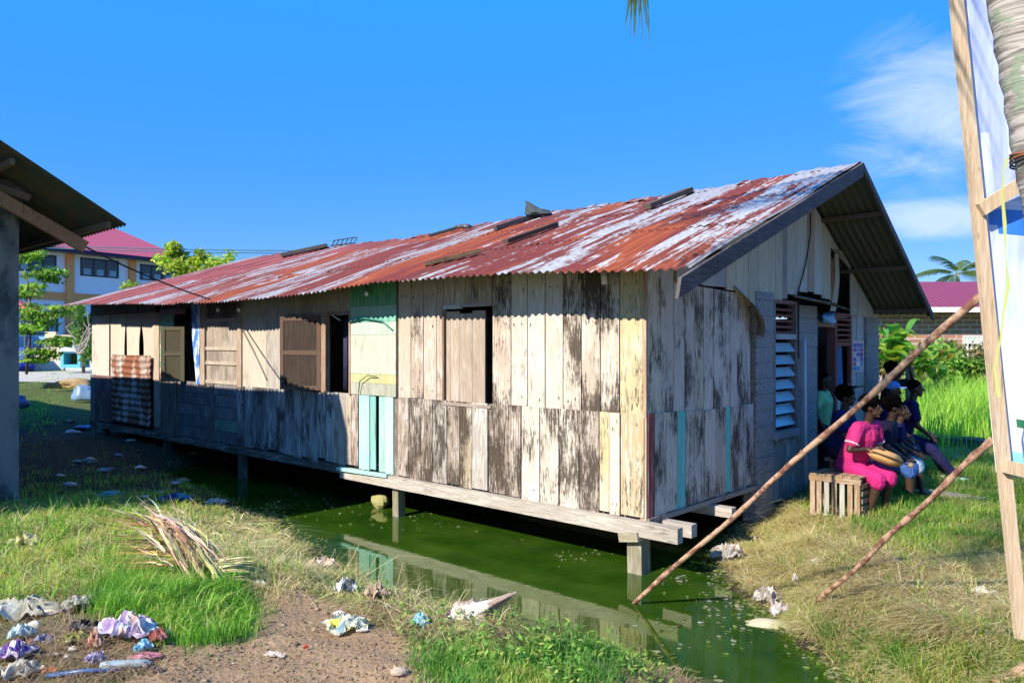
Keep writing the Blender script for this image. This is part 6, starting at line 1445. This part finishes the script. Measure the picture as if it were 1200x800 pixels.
blades('dry_straw', [(RB_, .66), (RBW, .12), (NB2, .06), (NE2, .08), (LW, .10)], 95000, .16, .0022, DRY, 'flattened dry straw covering the far bank', .3, flat=.88, seed=6, mat='straw')
blades('brown_straw', [([(960, 700), (1060, 690), (1250, 735), (1250, 760), (1100, 745), (1000, 735)], .5), ([(960, 640), (1100, 650), (1120, 690), (980, 690)], .14), ([(440, 690), (560, 700), (620, 750), (560, 745), (450, 730)], .16), ([(760, 780), (840, 790), (850, 850), (720, 850)], .1), ([(0, 700), (120, 690), (200, 790), (0, 830)], .10)], 20000, .15, .0022, BR, 'matted brown dead stems lying on both banks', .4, flat=.8, seed=7, mat='straw')
blades('bank_weeds', [(RBW, .75), (RB_, .12)], 18000, .12, .0038, [(.07, .17, .02), (.12, .24, .03), (.24, .28, .05), (.36, .34, .1)], 'green weeds growing through the straw at lower right', .7, seed=8, tuft=5)
blades('shade_grass', [(MUD, .35), (SH, .65)], 4200, .08, .004, GR, 'sparse grass on the shaded mud by the neighbour pillar', .5, seed=9, tuft=6)
blades('roadside_grass', [([(18, 466), (60, 466), (60, 490), (18, 500)], .3), ([(18, 437), (110, 437), (110, 441), (18, 441)], .5)], 1500, .10, .010, GR, 'green roadside grass by the pale road at far left', .5, seed=10)
blades('stray_tufts', [(LW, .4), (NE2, .2), (NB2, .10), (RB_, .15)], 1600, .15, .0032, [(.12, .28, .03), (.2, .36, .05), (.4, .42, .12)], 'scattered taller grass tufts on both banks', .5, seed=15, tuft=9)
blades('loose_stems', [(RB_, .55), (NB2, .15), (NE2, .15), (LW, .15)], 3500, .34, .0022, [(.5, .42, .22), (.62, .54, .32), (.36, .24, .15)], 'long loose dry stalks on both banks', .3, flat=.86, seed=16, mat='straw')
def leaflets(name, poly, n, s, cols, label, seed, hmax=.10):
    g = np.random.default_rng(seed); P = np.array(poly, float); q = g.uniform(P.min(0), P.max(0), (n*2, 2)); q = q[inpoly(q[:, 0], q[:, 1], P)][:n]; z = np.full(len(q), .45)
    for _ in range(5): k = (z-CAMZ)/(-(q[:, 1]-HZ)/F); x = (q[:, 0]-600)/F*k; y = k; z = .5*z+.5*np.maximum(0, H(x, y))
    ok = (sdist(x, y) > .0) & (vnoise(x, y, 3.5, 3) > .42); x, y = x[ok], y[ok]; z = H(x, y); n = len(x)
    c = np.stack([x, y, z+g.uniform(.01, hmax, n)], 1); A = g.normal(size=(n, 3)); A[:, 2] *= .45; A /= np.linalg.norm(A, axis=1)[:, None]; B = np.cross(A, [0, 0, 1.])+g.normal(size=(n, 3))*.15; B /= np.linalg.norm(B, axis=1)[:, None]; s1 = s*g.uniform(.5, 1.3, (n, 1))
    V_ = np.stack([c-A*s1, c-A*s1*.1+B*s1*.5, c+A*s1, c-A*s1*.1-B*s1*.5], 1).reshape(-1, 3); b = np.arange(n)*4; F_ = np.concatenate([np.stack([b, b+1, b+2], 1), np.stack([b, b+2, b+3], 1)])
    C_ = np.repeat(np.array(cols)[g.integers(0, len(cols), n)]*g.uniform(.7, 1.3, (n, 1)), 4, 0); tag(fastmesh(name, V_, F_, C_, M['leaf']), label, 'weeds', kind='stuff')
leaflets('broad_weeds', [(440, 690), (560, 715), (620, 735), (800, 775), (820, 830), (560, 800), (480, 760), (430, 715)], 1500, .022, [(.12, .28, .04), (.2, .36, .06), (.3, .34, .08)], 'broader leafed weeds by the near water edge', 31, .12)
leaflets('dry_leaves', [(180, 690), (330, 680), (480, 740), (620, 800), (620, 860), (100, 860)], 1300, .013, [(.36, .24, .13), (.5, .4, .24), (.22, .14, .08), (.26, .30, .08)], 'small dry leaves scattered over the bare soil', 32, .012)
blades('coarse_grass', [(LUSH, .5), (LW, .5)], 2600, .17, .0045, [(.14, .32, .04), (.25, .40, .06), (.34, .36, .12)], 'coarse broader grass blades mixed into the left bank', .8, seed=18, tuft=6)
# low creeping leaves
leaflets('leafy_weeds', LW, 4200, .016, YG2[:3]+[(.1, .24, .03)], 'small leafed yellow green weeds on the left bank', 21)
leaflets('leafy_weeds', RBW, 4200, .016, [(.09, .22, .03), (.14, .28, .04), (.05, .14, .02)], 'small leafed green weeds at the lower right', 22)
leaflets('leafy_weeds', NB2, 2200, .014, [(.09, .22, .03), (.14, .28, .04), (.2, .26, .05)], 'small leafed weeds along the middle of the near bank', 23)
# clods and small stones on the bare soil
pts = []
g = np.random.default_rng(44); m = MB()
for _ in range(900):
    u, v = g.uniform(180, 560), g.uniform(690, 830)
    if not inpoly(np.array([u]), np.array([v]), DIRT)[0]: continue
    p = onz(u, v, .5); p.z = Hs(p.x, p.y); s_ = g.uniform(.003, .011)*(2 if g.random() < .04 else 1); m.ell(p+Vector((0, 0, s_*.3)), (s_, s_*.8, s_*.6), 6, 4, tuple(np.array((.24, .17, .11))*g.uniform(.6, 1.5)), bump=.5, seed=g.uniform(0, 9))
tag(m.build('soil_crumbs', M['plain'], None, True), 'crumbs of earth and grit on the bare soil', 'soil', kind='stuff')
blades('soil_twigs', [([(200, 740), (330, 690), (450, 740), (560, 800), (200, 860)], 1.)], 500, .09, .0016, [(.3, .22, .14), (.42, .34, .22), (.2, .13, .08)], 'thin dry twigs and stalks on the bare soil', .3, flat=.95, seed=12, mat='straw')
# ------------------------------------------------------------------ the withered palm frond
fb = ground_at(246, 692); fe_ = empty('withered_frond', tuple(fb), 0, 'withered coconut frond heap, tan and yellow green, drooping on the near bank', 'palm frond')
def fp(u, v, h=0, dy=0): p = at(u, v, fb.y+dy)-fb; return p
r = random.Random(2)
# each sheath: broad pale strap with a curve, in the plane of the frond but with depth
def strap(pts, w0, w1, col, name):
    m = MB(); vs = []; n = 16; P = [Vector(p) for p in pts]
    def B(t): f = t*(len(P)-1); i = min(int(f), len(P)-2); return P[i].lerp(P[i+1], f-i)
    for i in range(n+1):
        t = i/n; p = B(t); d = (B(min(1, t+.05))-B(max(0, t-.05))).normalized(); s_ = d.cross(Vector((0, 1, .3))).normalized(); w_ = w0*(1-t)+w1*t
        vs += [p-s_*w_, p+Vector((0, -w_*.7, 0)), p+s_*w_, p+Vector((0, w_*.3, 0))]
    fs = []
    for i in range(n):
        for k in range(4): fs.append((4*i+k, 4*i+(k+1) % 4, 4*i+4+(k+1) % 4, 4*i+4+k))
    m.add(vs, fs, col); return m.build(name, M['plain'], fe_, True)
strap([fp(236, 690), fp(218, 668, dy=.08), fp(196, 636, dy=.2), fp(178, 606, dy=.3), fp(152, 600, dy=.4)], .020, .004, (.50, .42, .24), 'frond_stem')
strap([fp(248, 692, dy=-.05), fp(236, 672), fp(216, 644, dy=.1), fp(212, 612, dy=.2)], .034, .006, (.56, .54, .22), 'frond_stem')
strap([fp(256, 690, dy=-.08), fp(250, 668, dy=-.02), fp(232, 646, dy=.05), fp(220, 640, dy=.1)], .040, .012, (.55, .52, .20), 'frond_stem')
strap([fp(240, 692), fp(222, 688), fp(214, 676, dy=.1)], .02, .012, (.10, .08, .05), 'frond_stem')
T = Tri()
pk = [(.50, .36, .26), (.60, .46, .33), (.40, .27, .18), (.66, .56, .38), (.52, .50, .22), (.34, .2, .12)]
def arc(a, b, w_, c, lift=.05, side=0., n=6, sd_=(.8, .5, .3)):
    """curved, twisting dry leaflet"""
    b0 = len(T.V); sd_ = Vector(sd_).normalized(); tw_ = r.uniform(-1.5, 1.5); up_ = Vector((0, 0, 1)); per = (b-a).cross(up_); per = per.normalized() if per.length > .01 else Vector((1, 0, 0))
    for i in range(n+1):
        t = i/n; p = a.lerp(b, t)+up_*lift*math.sin(math.pi*t)+per*side*math.sin(math.pi*t*.9); ww = w_*(1-.85*t*t); s_ = Matrix.Rotation(tw_*t, 3, (b-a).normalized()) @ sd_
        T.V += [tuple(p-s_*ww), tuple(p+s_*ww)]; k = 1.15-.35*t; T.C += [tuple(q*k for q in c)]*2
    for i in range(n): a_ = b0+2*i; T.F += [(a_, a_+1, a_+3), (a_, a_+3, a_+2)]
pc = lambda l: tuple(q*r.uniform(.75, 1.2) for q in r.choice(l))
for i in range(170):     # tan leaflets arching over to the right of the stems
    t = r.random(); a = fp(178+58*t+r.uniform(-6, 6), 606+44*t+r.uniform(-10, 6), dy=r.uniform(0, .3)); b = fp(214+46*r.random()+t*8, 640+44*r.random(), dy=r.uniform(-.15, .2)); arc(a, b, r.uniform(.004, .010), pc(pk), r.uniform(.02, .12), r.uniform(-.05, .05))
for i in range(110):     # leaflets fanning up left
    a = fp(172+60*r.random(), 606+60*r.random(), dy=r.uniform(0, .35)); b = a+Vector((-r.uniform(.08, .36), r.uniform(-.1, .2), r.uniform(-.02, .19))); arc(a, b, r.uniform(.003, .008), pc(pk), r.uniform(-.03, .06), r.uniform(-.04, .04))
cm_ = [(.26, .17, .05), (.18, .10, .05), (.30, .32, .07), (.22, .14, .05)]
for i in range(44):     # dark comb of leaflets lying to the left
    t = i/43; a = fp(178+34*t+r.uniform(-5, 5), 610+50*t, dy=.1); b = fp(102+26*t+r.uniform(-14, 14), 597+68*t+r.uniform(-4, 4), dy=r.uniform(0, .2)); arc(a, b, r.uniform(.002, .0045), pc(cm_), r.uniform(-.02, .03), r.uniform(-.03, .03), sd_=(0, .3, 1))
for i in range(34):     # pale leaflets lying to the right on the ground
    t = i/33; a = fp(250+10*r.random(), 655+32*t, dy=-.02); b = fp(284+22*r.random(), 650+36*t+r.uniform(-5, 5), dy=r.uniform(-.05, .1)); arc(a, b, r.uniform(.003, .005), pc([(.56, .50, .26), (.66, .58, .36), (.42, .40, .14)]), .01, r.uniform(-.02, .02), sd_=(0, .5, .8))
for i in range(40):
    a = fp(255+60*r.random(), 608+34*r.random(), dy=r.uniform(.1, .4)); b = a+Vector((r.uniform(.06, .3), r.uniform(-.1, .1), r.uniform(-.07, .03))); arc(a, b, .004, pc([(.42, .42, .14), (.52, .44, .24)]), .03, r.uniform(-.05, .05))
T.build('leaflets', M['straw'], fe_)
